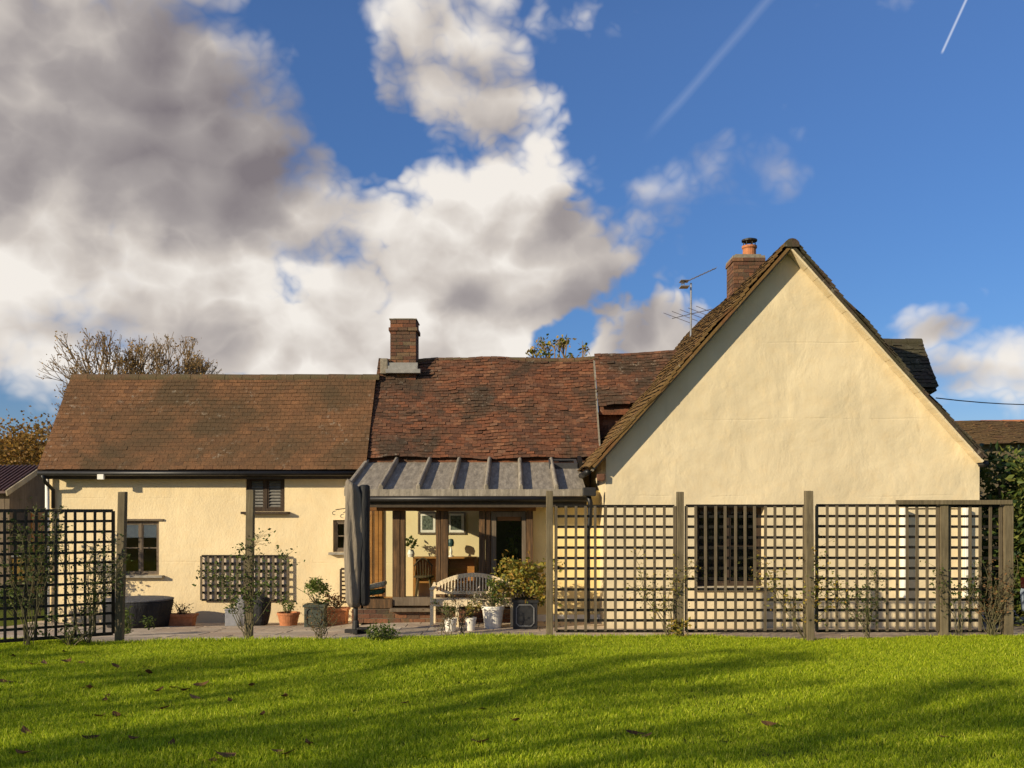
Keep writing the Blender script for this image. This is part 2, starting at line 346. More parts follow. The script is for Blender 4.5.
# ------------------------------------------------------------------ mesh builder
WL = {}                                  # world location of every parent
class MB:
    def __init__(s): s.v = []; s.f = []; s.r = []
    def add(s, vs, fs, r=None):
        o = len(s.v); s.v.extend([tuple(x) for x in vs]); s.f.extend([tuple(i + o for i in f) for f in fs])
        rr = random.random() if r is None else r
        s.r.extend([rr] * len(fs))
    BF = [(0, 3, 2, 1), (4, 5, 6, 7), (0, 1, 5, 4), (1, 2, 6, 5), (2, 3, 7, 6), (3, 0, 4, 7)]
    def box(s, x0, x1, y0, y1, z0, z1, r=None):
        s.add([(x0, y0, z0), (x1, y0, z0), (x1, y1, z0), (x0, y1, z0), (x0, y0, z1), (x1, y0, z1), (x1, y1, z1), (x0, y1, z1)], MB.BF, r)
    def frame_box(s, o, u, v, w, a, b, c, r=None):
        """box from corner o along unit vectors u, v, w of lengths a, b, c"""
        o = Vector(o); u = Vector(u) * a; v = Vector(v) * b; w = Vector(w) * c
        s.add([o, o + u, o + u + v, o + v, o + w, o + u + w, o + u + v + w, o + v + w], MB.BF, r)
    def bar(s, p, q, w, d, up=(0, 0, 1), r=None):
        """rectangular bar from p to q, w across, d deep"""
        p = Vector(p); q = Vector(q); u = (q - p); L = u.length; u.normalize()
        up = Vector(up)
        if abs(u.dot(up)) > .95: up = Vector((0, 1, 0))
        a = u.cross(up).normalized(); b = a.cross(u).normalized()
        s.frame_box(p - a * w / 2 - b * d / 2, u, a, b, L, w, d, r)
    def tube(s, pts, rad, n=6, r=None, cap=True):
        pts = [Vector(p) for p in pts]
        if not isinstance(rad, (list, tuple)): rad = [rad] * len(pts)
        vs = []; fs = []; prev = None
        for i, p in enumerate(pts):
            d = (pts[min(i + 1, len(pts) - 1)] - pts[max(i - 1, 0)])
            if d.length < 1e-9: d = Vector((0, 0, 1))
            d.normalize()
            if prev is None:
                a = d.orthogonal().normalized()
            else:
                a = prev - d * prev.dot(d)
                a = a.normalized() if a.length > 1e-6 else d.orthogonal().normalized()
            prev = a; b = d.cross(a)
            for k in range(n):
                an = 2 * math.pi * k / n
                vs.append(p + (a * math.cos(an) + b * math.sin(an)) * rad[i])
        for i in range(len(pts) - 1):
            for k in range(n):
                k2 = (k + 1) % n
                fs.append((i * n + k, i * n + k2, (i + 1) * n + k2, (i + 1) * n + k))
        if cap and n > 2:
            fs.append(tuple(range(n - 1, -1, -1))); fs.append(tuple(range((len(pts) - 1) * n, len(pts) * n)))
        s.add(vs, fs, r)
    def lathe(s, c, prof, n=20, r=None, sx=1, sy=1, fold=None):
        vs = []; fs = []; c = Vector(c)
        for j, (rad, z) in enumerate(prof):
            for k in range(n):
                an = 2 * math.pi * k / n; q = rad * (fold(an, j / (len(prof) - 1)) if fold else 1)
                vs.append(c + Vector((math.cos(an) * q * sx, math.sin(an) * q * sy, z)))
        for j in range(len(prof) - 1):
            for k in range(n):
                k2 = (k + 1) % n; fs.append((j * n + k, j * n + k2, (j + 1) * n + k2, (j + 1) * n + k))
        fs.append(tuple(range(n - 1, -1, -1))); fs.append(tuple(range((len(prof) - 1) * n, len(prof) * n)))
        s.add(vs, fs, r)
    def leaf(s, p, size, d=None, r=None, asp=.55):
        p = Vector(p)
        d = Vector(d) if d is not None else Vector((random.gauss(0, 1), random.gauss(0, 1), random.gauss(0, .7)))
        if d.length < 1e-6: d = Vector((0, 0, 1))
        d.normalize(); a = d.cross(Vector((random.gauss(0, 1), random.gauss(0, 1), random.gauss(0, 1)))).normalized(); b = d.cross(a)
        w = size * asp / 2
        s.add([p, p + d * size * .5 + a * w + b * size * .08, p + d * size, p + d * size * .5 - a * w + b * size * .08], [(0, 1, 2, 3)], r)
    def prism(s, poly, axis_vec, r=None):
        """extrude a polygon (list of points) along a vector"""
        n = len(poly); a = [Vector(p) for p in poly]; w = Vector(axis_vec); b = [p + w for p in a]
        fs = [tuple(range(n)), tuple(range(2 * n - 1, n - 1, -1))]
        for i in range(n):
            j = (i + 1) % n; fs.append((i, i + n, j + n, j))
        s.add(a + b, fs, r)
    def build(s, name, m, parent=None, smooth=False, bevel=0):
        me = bpy.data.meshes.new(name)
        base = WL[parent.name] if parent is not None else Vector((0, 0, 0))
        me.from_pydata([(x - base.x, y - base.y, z - base.z) for x, y, z in s.v], [], s.f)
        at = me.attributes.new('rnd', 'FLOAT', 'FACE'); at.data.foreach_set('value', s.r)
        me.materials.append(m)
        if smooth: me.polygons.foreach_set('use_smooth', [True] * len(me.polygons))
        me.update()
        o = bpy.data.objects.new(name, me); COL.objects.link(o)
        if parent is not None: o.parent = parent; WL[o.name] = base
        else: WL[o.name] = Vector((0, 0, 0))
        if bevel:
            b = o.modifiers.new('bevel', 'BEVEL'); b.width = bevel; b.segments = 2; b.limit_method = 'ANGLE'
        return o
    def thing(s, name, m, loc, label, cat, group=None, **kw):
        """a thing that is one mesh, its origin at loc"""
        loc = Vector(loc); tmp = [(x - loc.x, y - loc.y, z - loc.z) for x, y, z in s.v]; sv = s.v; s.v = tmp
        o = s.build(name, m, None, **kw); s.v = sv; o.location = loc; WL[o.name] = loc
        tag(o, label, cat, group); return o

def fix_normals(o):
    import bmesh
    bm = bmesh.new(); bm.from_mesh(o.data); bmesh.ops.recalc_face_normals(bm, faces=bm.faces); bm.to_mesh(o.data); bm.free()
def tag(o, label, cat, group=None):
    o['label'] = label; o['category'] = cat
    if group: o['group'] = group
def thing(name, label, cat, loc, group=None):
    o = bpy.data.objects.new(name, None); COL.objects.link(o); o.location = loc; o.empty_display_size = .2
    WL[o.name] = Vector(loc); tag(o, label, cat, group); return o
def copy_thing(src, loc, label, group=None, rotz=0):
    c = src.copy(); COL.objects.link(c); c.location = loc; c.rotation_euler.z = rotz; c['label'] = label; WL[c.name] = Vector(loc)
    if group: c['group'] = group
    for ch in list(src.children):
        k = ch.copy(); COL.objects.link(k); k.parent = c; WL[k.name] = Vector(loc)
        for g in ch.children:
            d = g.copy(); COL.objects.link(d); d.parent = k; WL[d.name] = Vector(loc)
    return c
def structure(o): o['kind'] = 'structure'; return o

# ------------------------------------------------------------------ ground
LAWN = .2                                     # the lawn lies a little above the paving
PATIO_FRONT = [(-60, 12.2), (-6.0, 12.2), (-3.4, 12.5), (-2.0, 12.8), (0.4, 12.85), (2.2, 12.9), (8.2, 12.85), (60, 12.8)]
def patio_y(x):
    for (a, ya), (b, yb) in zip(PATIO_FRONT, PATIO_FRONT[1:]):
        if a <= x <= b: return ya + (yb - ya) * (x - a) / (b - a)
    return 12.8 if x > 0 else 12.2
def lawn_z(x, y):
    return LAWN + .018 * math.sin(x * .9 + 1) + .015 * math.sin(y * 1.3 + x * .4) + .012 * math.sin(x * 2.1 - y * .8)
def patio_z(x, y):                            # the paving falls towards the left range
    k = min(1, max(0, (-2.0 - x) / 1.2)); k = k * k * (3 - 2 * k)
    return -.055 * max(0, min(y, 19) - 14.2) * k
def ground_y(px, py):                         # distance at which a foot at this pixel stands on the paving
    Y = 15.0
    for _ in range(40): Y = .5 * Y + .5 * (EYE - patio_z(PX(px, Y), Y)) * F / (py - HY)
    return Y
def soil_mat():
    def f(t):
        n = t.noise(t.obj, 1.1, 6, .65); n2 = t.noise(t.obj, 30, 4, .6)
        c = t.ramp(n, [(.3, (.07, .09, .008)), (.7, (.12, .14, .012))])
        c = t.mix(t.math('MULTIPLY', t.sstep(n2, .45, .7), .5), c, (.045, .045, .016))
        t.put(t.b.inputs['Base Color'], c); t.b.inputs['Roughness'].default_value = 1; t.b.inputs['Specular IOR Level'].default_value = .1
        bump(t, n2, .03)
    return mat('turf', f)
M_TURF = soil_mat()
def ground():
    m = MB(); xs = [-1500, -300, -59] + [-25 + i * .6 for i in range(84)] + [59, 300, 1500]
    fr = [-600, -60, -15, -4] + [i * .6 for i in range(21)]
    n = len(xs); rows = []
    for v in fr: rows.append([(x, v if v < 0 else v / 12.0 * patio_y(x), lawn_z(x, v) if abs(x) < 30 else LAWN) for x in xs])
    rows.append([(x, patio_y(x) + .03, LAWN - .22) for x in xs])
    for y in [13.5 + .5 * i for i in range(14)] + [21, 30, 60, 200, 800, 2500]: rows.append([(x, y, patio_z(x, y) - .05 if y < 25 else -.3) for x in xs])
    for r in rows: m.v.extend(r)
    for j in range(len(rows) - 1):
        for i in range(n - 1):
            m.f.append((j * n + i, j * n + i + 1, (j + 1) * n + i + 1, (j + 1) * n + i)); m.r.append(.5)
    structure(m.build('lawn_ground', M_TURF, smooth=True))
ground()

def slab_mat():
    def f(t):
        r = rnd(t); n = t.noise(t.obj, 7, 6, .65); n2 = t.noise(t.obj, 60, 3, .6)
        c = t.ramp(r, [(0, (.33, .265, .195)), (.4, (.50, .40, .29)), (.7, (.41, .30, .21)), (1, (.56, .46, .34))])
        c = t.mix(t.math('MULTIPLY', t.sstep(n, .42, .75), .5), c, (.13, .115, .075))
        t.put(t.b.inputs['Base Color'], c); t.b.inputs['Roughness'].default_value = .85; bump(t, t.math('ADD', n, t.math('MULTIPLY', n2, .3)), .006)
    return mat('paving_slab', f)
M_SLAB = slab_mat()
def patio():
    b = MB(); m = MB(); y = 12.0; row = 0
    while y < 18.6:
        d = .46 if row % 2 else .6
        x = -9.3 + (row % 3) * .2
        while x < 13:
            w = random.choice((.45, .6, .75))
            f0 = max(y, patio_y(x + w / 2) + .04)
            if f0 < y + d - .08:
                e = random.uniform(-.003, .004)
                for q, i, z0, z1 in ((m, .006, -.06, .012), (b, -.001, -.08, .004)):
                    c = [(x + i, f0 + i), (x + w - i, f0 + i), (x + w - i, y + d - i), (x + i, y + d - i)]
                    q.add([(u, v, patio_z(u, v) + z0) for u, v in c] + [(u, v, patio_z(u, v) + z1 + e) for u, v in c], MB.BF)
            x += w
        y += d; row += 1
    structure(m.build('patio', M_SLAB, bevel=.004)); structure(b.build('patio_bedding', M_MORTAR))
patio()

# ------------------------------------------------------------------ building helpers
def wall_y(m, x0, x1, z0, z1, Y, holes, depth=.22, top=None):
    """front wall facing the camera at Y with rectangular holes and their reveals; top(x) gives an optional sloping head"""
    xs = sorted({x0, x1, *[h[0] for h in holes], *[h[1] for h in holes]}); zs = sorted({z0, z1, *[h[2] for h in holes], *[h[3] for h in holes]})
    ins = lambda a, b: any(h[0] - 1e-6 <= a and a < h[1] - 1e-6 and h[2] - 1e-6 <= b and b < h[3] - 1e-6 for h in holes)
    for i in range(len(xs) - 1):
        for j in range(len(zs) - 1):
            if ins(xs[i], zs[j]): continue
            m.add([(xs[i], Y, zs[j]), (xs[i + 1], Y, zs[j]), (xs[i + 1], Y, zs[j + 1]), (xs[i], Y, zs[j + 1])], [(0, 1, 2, 3)])
            m.add([(xs[i], Y + depth, zs[j]), (xs[i + 1], Y + depth, zs[j]), (xs[i + 1], Y + depth, zs[j + 1]), (xs[i], Y + depth, zs[j + 1])], [(3, 2, 1, 0)])
    for a, b, c, d in holes:
        m.add([(a, Y, c), (a, Y + depth, c), (a, Y + depth, d), (a, Y, d)], [(0, 1, 2, 3)])
        m.add([(b, Y, c), (b, Y + depth, c), (b, Y + depth, d), (b, Y, d)], [(3, 2, 1, 0)])
        m.add([(a, Y, d), (b, Y, d), (b, Y + depth, d), (a, Y + depth, d)], [(3, 2, 1, 0)])
        m.add([(a, Y, c), (b, Y, c), (b, Y + depth, c), (a, Y + depth, c)], [(0, 1, 2, 3)])

def tiles(m, o, u, v, W, L, gauge=.1, tw=.165, th=.016, sag=None, clip=None, jit=1.0, thick=.024):
    """plain tiles over a slope: o = lower left corner, u along the eaves, v up the slope"""
    o = Vector(o); u = Vector(u).normalized(); v = Vector(v).normalized(); n = u.cross(v).normalized()
    if n.z < 0: n = -n
    rows = int(L / gauge) + 1; g = L / rows
    drift = 0
    for j in range(rows):
        off = (.5 * tw if j % 2 else 0) + random.uniform(-.012, .012) * jit
        drift = .7 * drift + random.uniform(-.004, .004) * jit
        x = -off
        k = 0
        while x < W - .01:
            a, b = max(0, x), min(W, x + tw)
            x += tw; k += 1
            if b - a < .02: continue
            vj = j * g + drift + random.uniform(-.006, .006) * jit + .006 * math.sin(a * 1.7 + j * .3) * jit
            ln = min(g * 1.9, L - vj + .02)
            if ln < .02: continue
            if clip and not clip(a, vj): continue
            lift = th + random.uniform(0, .006) * jit + (random.random() < .04) * .008 * jit
            tilt = random.uniform(-.005, .005) * jit
            p0 = o + u * (a + .0025) + v * vj; p1 = o + u * (b - .0025) + v * (vj + tilt)
            s0 = n * (sag(a, vj) if sag else 0); s1 = n * (sag(b, vj) if sag else 0)
            q0 = p0 + v * ln; q1 = p1 + v * ln
            vs = [p0 + n * lift + s0, p1 + n * (lift + tilt) + s1, q1 + s1 + n * .001, q0 + s0 + n * .001]
            vs += [w + n * thick for w in vs]
            m.add(vs, MB.BF); m.r[-4] = -1.0          # tail of the tile, near black: the course shadow painted in

def ridge_tiles(m, p, q, rad=.12, ln=.32, zf=None, n=8):
    p = Vector(p); q = Vector(q); d = q - p; L = d.length; d.normalize(); k = max(1, int(L / ln)); a = Vector((0, 0, 1)); b = d.cross(a).normalized()
    for i in range(k):
        s = p + d * (L * i / k + .004); e = p + d * (L * (i + 1) / k - .004)
        if zf:
            s = s + a * zf(L * i / k); e = e + a * zf(L * (i + 1) / k)
        r0 = rad * random.uniform(.95, 1.05)
        vs = []
        for c, rr in ((s, r0), (e, r0 * .97)):
            for t in range(n + 1):
                an = math.pi * (-.08 + 1.16 * t / n); vs.append(c + b * math.cos(an) * rr + a * math.sin(an) * rr * .9)
        h = n + 1
        fs = [(t, t + 1, h + t + 1, h + t) for t in range(n)] + [tuple(range(h)), tuple(range(2 * h - 1, h - 1, -1))]
        m.add(vs, fs)

def bricks(m, x0, x1, y0, y1, z0, z1, h=.072, l=.215, gap=.010):
    """courses of real bricks round a core"""
    rows = max(1, round((z1 - z0) / h)); h = (z1 - z0) / rows
    for j in range(rows):
        za = z0 + j * h; zb = za + h - gap
        for face in range(4):
            W = (x1 - x0) if face % 2 == 0 else (y1 - y0)
            k = max(1, round(W / l)); bl = W / k; s = -(bl / 2 if j % 2 else 0)
            while s < W - .01:
                a, b = max(0, s) + gap / 2, min(W, s + bl) - gap / 2; s += bl
                if b - a < .02: continue
                e = random.uniform(-.003, .004); T = .05
                if face == 0: m.box(x0 + a, x0 + b, y0 - e, y0 + T, za, zb)
                elif face == 1: m.box(x1 - T, x1 + e, y0 + a + (T if a < .02 else 0), y0 + b - (T if b > W - .02 else 0), za, zb)
                elif face == 2: m.box(x0 + a, x0 + b, y1 - T, y1 + e, za, zb)
                else: m.box(x0 - e, x0 + T, y0 + a + (T if a < .02 else 0), y0 + b - (T if b > W - .02 else 0), za, zb)

def window(parent, x0, x1, z0, z1, Y, m, leaves=2, fw=.05, bars=(0, 1), name='window', sill=True, sill_m=None, lintel=False, glass=True):
    """casement: outer frame and leaf frames as one part with pane and sill sub-parts"""
    f = MB(); d = .06
    f.box(x0, x1, Y, Y + d, z0, z0 + fw); f.box(x0, x1, Y, Y + d, z1 - fw, z1)
    f.box(x0, x0 + fw, Y + .001, Y + d - .001, z0 + fw, z1 - fw); f.box(x1 - fw, x1, Y + .001, Y + d - .001, z0 + fw, z1 - fw)
    cw = (x1 - x0 - 2 * fw) / leaves
    for i in range(1, leaves):
        c = x0 + fw + cw * i; f.box(c - fw * .45, c + fw * .45, Y + .002, Y + d - .002, z0 + fw, z1 - fw)
    lw = fw * .55
    for i in range(leaves):
        a = x0 + fw + cw * i + (fw * .45 if i else 0); b = x0 + fw + cw * (i + 1) - (fw * .45 if i < leaves - 1 else 0)
        ya, yb = Y + .012, Y + .048
        f.box(a, b, ya, yb, z0 + fw, z0 + fw + lw); f.box(a, b, ya, yb, z1 - fw - lw, z1 - fw)
        f.box(a, a + lw, ya + .001, yb - .001, z0 + fw + lw, z1 - fw - lw); f.box(b - lw, b, ya + .001, yb - .001, z0 + fw + lw, z1 - fw - lw)
        for k in range(1, bars[1] + 1):
            zz = z0 + fw + (z1 - z0 - 2 * fw) * k / (bars[1] + 1); f.box(a + lw, b - lw, ya + .006, yb - .006, zz - .011, zz + .011)
        for k in range(1, bars[0] + 1):
            xx = a + (b - a) * k / (bars[0] + 1); f.box(xx - .011, xx + .011, ya + .005, yb - .005, z0 + fw + lw, z1 - fw - lw)
    w = f.build(name, m, parent)
    if glass:
        g = MB(); g.add([(x0 + fw, Y + .03, z0 + fw), (x1 - fw, Y + .03, z0 + fw), (x1 - fw, Y + .03, z1 - fw), (x0 + fw, Y + .03, z1 - fw)], [(0, 1, 2, 3)])
        g.build('pane', M_GLASS, w)
    if sill:
        s = MB(); s.box(x0 - .07, x1 + .10, Y - .17, Y - .005, z0 - .05, z0 - .004); s.build('sill', sill_m or m, w, bevel=.006)
    return w

# ------------------------------------------------------------------ the cottage
house = thing('cottage', 'long cream cottage with mossy tiled roofs, lead-roofed sunroom and tall gable end', 'house', (0, 16.4, 0))
YL = 18.4                                     # left range front wall
XL0, XL1 = PX(45, YL), PX(364, YL)
EY, EZ = 18.08, PZ(471, 18.08)                # left eaves
RY = 19.5; RZ = PZ(376.5, RY)
WA = (PX(120, YL), PX(159, YL), PZ(575, YL), PZ(521, YL))
WB = (PX(246, YL), PX(284.6, YL), PZ(511.5, YL), PZ(476, YL))
WC = (PX(333, YL), PX(348.0, YL), PZ(552, YL), PZ(520, YL))
m = MB(); wall_y(m, XL0, XL1 + .05, -.3, EZ + .02, YL, [WA, WB, WC])
# sides and back of the left range
m.add([(XL0, YL, -.3), (XL0, 21.0, -.02), (XL0, 21.0, EZ - .1), (XL0, RY, RZ - .1), (XL0, YL, EZ + .02)], [(0, 4, 3, 2, 1)])
m.add([(XL1 + .05, YL, -.3), (XL1 + .05, 21.0, -.02), (XL1 + .05, 21.0, EZ - .1), (XL1 + .05, RY, RZ - .1), (XL1 + .05, YL, EZ + .02)], [(0, 1, 2, 3, 4)])
m.box(XL0, XL1, 21.0, 21.2, -.3, EZ - .1)
m.build('wall', M_LWALL, house)
window(house, *WA, YL + .05, M_GREYFRAME, 2, .045, (0, 1), sill_m=M_CONC)
b = MB(); b.box(WA[0] + .05, WA[1] - .05, YL + .088, YL + .093, WA[3] - .32, WA[3] - .05); b.build('blind', M_BLIND, house)
lt = MB(); lt.box(WA[0] - .04, WA[1] + .09, YL - .035, YL - .002, WA[3] + .005, WA[3] + .04); lt.build('lintel_board', M_GREYFRAME, house)
wb = window(house, *WB, YL + .04, M_DKBROWN, 2, .06, (0, 0), sill_m=M_DKBROWN, glass=False)
lv = MB()
for i in range(2):
    a = WB[0] + .08 + i * (WB[1] - WB[0] - .06) / 2; bb = a + (WB[1] - WB[0]) / 2 - .12
    for k in range(9):
        z = WB[2] + .085 + k * (WB[3] - WB[2] - .17) / 8.5
        lv.add([(a, YL + .05, z), (bb, YL + .05, z), (bb, YL + .085, z + .045), (a, YL + .085, z + .045)], [(0, 1, 2, 3)])
    lv.box(a, bb, YL + .10, YL + .12, WB[2] + .06, WB[3] - .06)
lv.build('louvre', simple('grey_louvre', (.17, .16, .14), .7, .25), wb)
window(house, *WC, YL + .05, M_GREYFRAME, 1, .05, (0, 1), sill_m=M_CONC)

# left roof
XR0, XR1b, XR1t = PX(38, EY), PX(366, EY), PX(379, RY)
Lw = XR1b - XR0; vv = Vector((0, RY - EY, RZ - EZ)); Ls = vv.length
sagL = lambda a, v: -.03 * math.sin(math.pi * a / Lw) * math.sin(math.pi * v / Ls) + .008 * math.sin(a * 2.3 + v)
m = MB(); tiles(m, (XR0, EY, EZ), (1, 0, 0), vv, Lw, Ls, .100, .165, .012, sagL, None, .6, .038)
m.prism([(XR0 + .02, EY + .02, EZ - .03), (XR0 + .02, RY, RZ - .045), (XR0 + .02, 21.2, EZ - .1), (XR0 + .02, 21.2, EZ - .14), (XR0 + .02, RY, RZ - .10), (XR0 + .02, EY + .02, EZ - .07)], (Lw - .04, 0, 0), .3)
left_roof = m.build('roof', M_TILE_L, house)
m = MB(); ridge_tiles(m, (XR0, RY, RZ - .055), (XR1t + .02, RY, RZ - .055), .115, .33); m.build('ridge', M_RIDGE, left_roof)
m = MB(); m.tube([(XR0 + .02, EY - .03, EZ - .045), (XR1b - .02, EY - .03, EZ - .045)], .05, 8); m.build('gutter', M_BLACK, house, smooth=True)
m = MB(); m.box(XR0 + .06, XR1b - .06, EY + .06, EY + .085, EZ - .15, EZ - .02); m.box(XR0 + .06, XR1b - .06, EY + .085, YL + .02, EZ - .07, EZ - .055); m.build('fascia', M_BITUMEN, house)
m = MB(); x = PX(47, 18.3); m.tube([(x, 18.31, EZ - .08), (x, 18.33, -.1), (x, 18.33, -.2)], .04, 10); m.build('downpipe', M_WHITE, house, smooth=True)
m = MB(); x = PX(51, 18.3); m.tube([(x - .02, 18.02, EZ - .08), (x - .02, 18.1, EZ - .2), (x + .02, 18.34, EZ - .35), (x + .02, 18.345, EZ - .7)], .036, 8); m.build('downpipe', M_BLACK, house, smooth=True)
m = MB(); c = P(103, 476, 18.1); m.box(c.x - .06, c.x + .06, 17.98, 18.04, c.z - .07, c.z + .03); m.box(c.x - .03, c.x + .03, 18.04, 18.4, c.z - .02, c.z + .0); m.build('security_light', M_WHITE, house, bevel=.006)

# middle range
MEY = 18.3; MEZ = PZ(459, MEY); MRY = 19.9; MRZ = PZ(358, MRY) - .03
XM0 = PX(367, 18.3); XM1 = PX(601, MEY)
mv = Vector((0, MRY - MEY, MRZ - MEZ)); ML = mv.length
def ridge_sag(x):      # the ridge dips and rises along its length
    px = 512 + x / MRY * F
    return (-.03 if px < 420 else 0) + .02 * math.sin((px - 420) / 60) + max(0, (px - 560)) * .0016 - .03 * math.exp(-((px - 570) / 25) ** 2)
def sagM(a, v):
    x = XM0 + a; k = v / ML
    return ridge_sag(x) * k * .6 + .022 * math.sin(x * 2.2 + v * 1.1) + .014 * math.sin(x * 5 + v * 3.7)
m = MB(); tiles(m, (XM0, MEY, MEZ), (1, 0, 0), mv, XM1 - XM0, ML, .078, .155, .014, sagM, None, 1.9, .03)
m.prism([(XM0 + .02, MEY + .03, MEZ - .05), (XM0 + .02, MRY, MRZ - .07), (XM0 + .02, 21.6, MEZ - .05), (XM0 + .02, 21.6, MEZ - .12), (XM0 + .02, MRY, MRZ - .14), (XM0 + .02, MEY + .03, MEZ - .12)], (XM1 - XM0 - .04, 0, 0), .4)
mid_roof = m.build('roof', M_TILE_M, house)
m = MB(); ridge_tiles(m, (XM0, MRY, MRZ - .05), (XM1 + 2.3, MRY, MRZ - .05), .085, .33, lambda s: ridge_sag(XM0 + s)); m.build('ridge', M_RIDGE, mid_roof)
# right end of the middle roof: a raised strip above a tile-hung recess
kq = .46; q0 = Vector((XM1, MEY, MEZ)) + mv * kq + Vector((0, -.03, .05))
m = MB(); tiles(m, q0, (1, 0, 0), mv, 2.6, ML * (1 - kq), .078, .155, .014, lambda a, v: ridge_sag(XM1 + a) * .8 + .02 * math.sin(a * 3 + v * 2), None, 1.8)
m.prism([q0 + Vector((.02, .02, -.04)), q0 + Vector((.02, .02, -.04)) + mv * (1 - kq), q0 + Vector((.02, .02, -.12)) + mv * (1 - kq), q0 + Vector((.02, .02, -.12))], (2.5, 0, 0), .4)
strip = m.build('roof', M_TILE_M, house)
yv = MEY + mv.y * kq + .16
m = MB(); tiles(m, (XM1 + .02, yv, MEZ - .1), (1, 0, 0), (0, .06, 1), 2.0, MEZ + mv.z * kq - MEZ + .06, .13, .2, .014, None, None, .5); m.box(XM1, XM1 + 2.2, yv + .07, yv + .2, 2.2, MEZ + mv.z * kq); m.build('hung_tiles', M_TILE_M, house)
m = MB(); m.bar((XM1 - .01, MEY - .02, MEZ - .02), (XM1 - .01, MRY - .1, MRZ - .05), .03, .05); m.build('verge_strip', M_MORTAR, house)
m = MB(); m.box(XM0 + .1, 1.5, MEY + .22, MEY + .45, -.3, MEZ + .05); m.box(XM0, 4, 21.3, 21.5, -.02, 3.0); m.add([(XM0 + .06, MEY + .2, 0), (XM0 + .06, 21.4, 0), (XM0 + .06, 21.4, 2.7), (XM0 + .06, MRY, MRZ - .2), (XM0 + .06, MEY + .2, 2.7)], [(0, 1, 2, 3, 4)])
m.build('wall', M_LWALL, house)

# chimneys
def chimney(px0, px1, ytop, ybot, Y, depth, corb, ex=.03, name='chimney'):
    x0, x1 = PX(px0, Y), PX(px1, Y); zt, zb = PZ(ytop, Y), PZ(ybot, Y)
    core = MB(); core.box(x0 + .012, x1 - .012, Y + .012, Y + depth - .012, zb - .6, zt - .02)
    c = core.build(name, M_MORTAR, house)
    k = MB(); bricks(k, x0, x1, Y, Y + depth, zb - .3, zt - corb)
    bricks(k, x0 - ex, x1 + ex, Y - ex, Y + depth + ex, zt - corb, zt - corb + .075)
    return c, k, (x0, x1, zt, zb)
c1, k, (x0, x1, zt, zb) = chimney(390, 416, 318, 366, 19.55, .62, .26)
bricks(k, x0 - .0, x1 + .0, 19.55, 20.17, zt - .185, zt - .03)
k.build('brick_stack', M_BRICK, c1)
f = MB(); f.box(x0 + .06, x1 - .06, 19.6, 20.1, zt - .035, zt + .005); f.box(x0 - .015, x1 + .015, 19.53, 20.19, zt - .03, zt - .012); f.build('capping', M_MORTAR, c1)
f = MB()
for s in range(3): f.box(x0 - .03 - .04 * (s == 2), x1 + .04 + .06 * (s == 2), 19.48 - .04 * s, 19.56, zb - .02 - .07 * s, zb + .06 - .07 * s)
f.build('flashing', M_FLASH, c1)
f = MB(); f.box(PX(380.5, 19.5), x0 - .03, 19.45, 20.1, PZ(374, 19.5), PZ(358.5, 19.5)); f.build('stack_base', M_MORTAR, c1, bevel=.02)

# sunroom with its lead roof
FY = 16.1; FZ = PZ(490, FY); TY = MEY + .15; TZ = PZ(461, TY)
SX0, SX1 = PX(345, FY), PX(585, FY)
rv = Vector((0, TY - FY, TZ - FZ)); rl = rv.length; rvn = rv.normalized(); rn = Vector((1, 0, 0)).cross(rvn).normalized()
TOPR = PX(603, TY)
m = MB(); m.prism([(SX0, FY, FZ), (SX1 + .02, FY, FZ), (SX1 + .02, FY + 1.1, FZ + rv.z / rv.y * 1.1), (TOPR, TY, TZ), (SX0 + .02, TY, TZ)], (0, 0, -.06), .5)
m.box(SX0 - .01, SX1 + .02, FY - .025, FY + .01, FZ - .10, FZ + .012)
lead = m.build('lead_roof', M_LEAD, house); fix_normals(lead)
rolls_px = [381, 418.5, 452, 486.5, 521, 556.5]
for px in rolls_px:
    x = PX(px, FY); r = MB()
    a = Vector((x, FY - .02, FZ)); 
    pts = []
    prof = [(-.04, 0), (-.036, .07), (-.018, .105), (.018, .105), (.036, .07), (.04, 0)]
    r.prism([a + Vector((p, 0, 0)) + rn * q for p, q in prof], rv * .985, .5)
    o = r.build('lead_roll', M_LEAD, lead, bevel=.012); fix_normals(o)
r = MB(); r.bar((SX0 + .02, FY, FZ + .03), (SX0 + .04, TY, TZ + .03), .07, .07); o = r.build('lead_roll', M_LEAD, lead, bevel=.015)
r = MB(); r.box(SX0 + .03, TOPR, TY - .05, TY + .3, TZ - .02, TZ + .06); r.build('flashing', M_BITUMEN, lead)
# roof light
o0 = Vector((PX(549, 17.9), 17.9, FZ + rv.z / rv.y * (17.9 - FY))) - rvn * .15
r = MB(); W_, H_ = .52, .42
for (a, b, c, d) in ((0, W_, 0, .05), (0, W_, H_ - .05, H_), (0, .05, .05, H_ - .05), (W_ - .05, W_, .05, H_ - .05)):
    r.frame_box(o0 + Vector((1, 0, 0)) * a + rvn * c, (1, 0, 0), rvn, rn, b - a, d - c, .10)
rl_ = r.build('rooflight', simple('grey_rooflight', (.06, .06, .062), .4, .15), house)
r = MB(); q = o0 + rn * .085; r.add([q, q + Vector((W_, 0, 0)), q + Vector((W_, 0, 0)) + rvn * H_, q + rvn * H_], [(0, 1, 2, 3)]); r.build('pane', M_GLASS, rl_)
r = MB(); r.frame_box(o0 + Vector((W_ + .02, 0, 0)), (1, 0, 0), rvn, rn, .07, H_, .16); r.build('blind_box', M_BLACK, rl_)

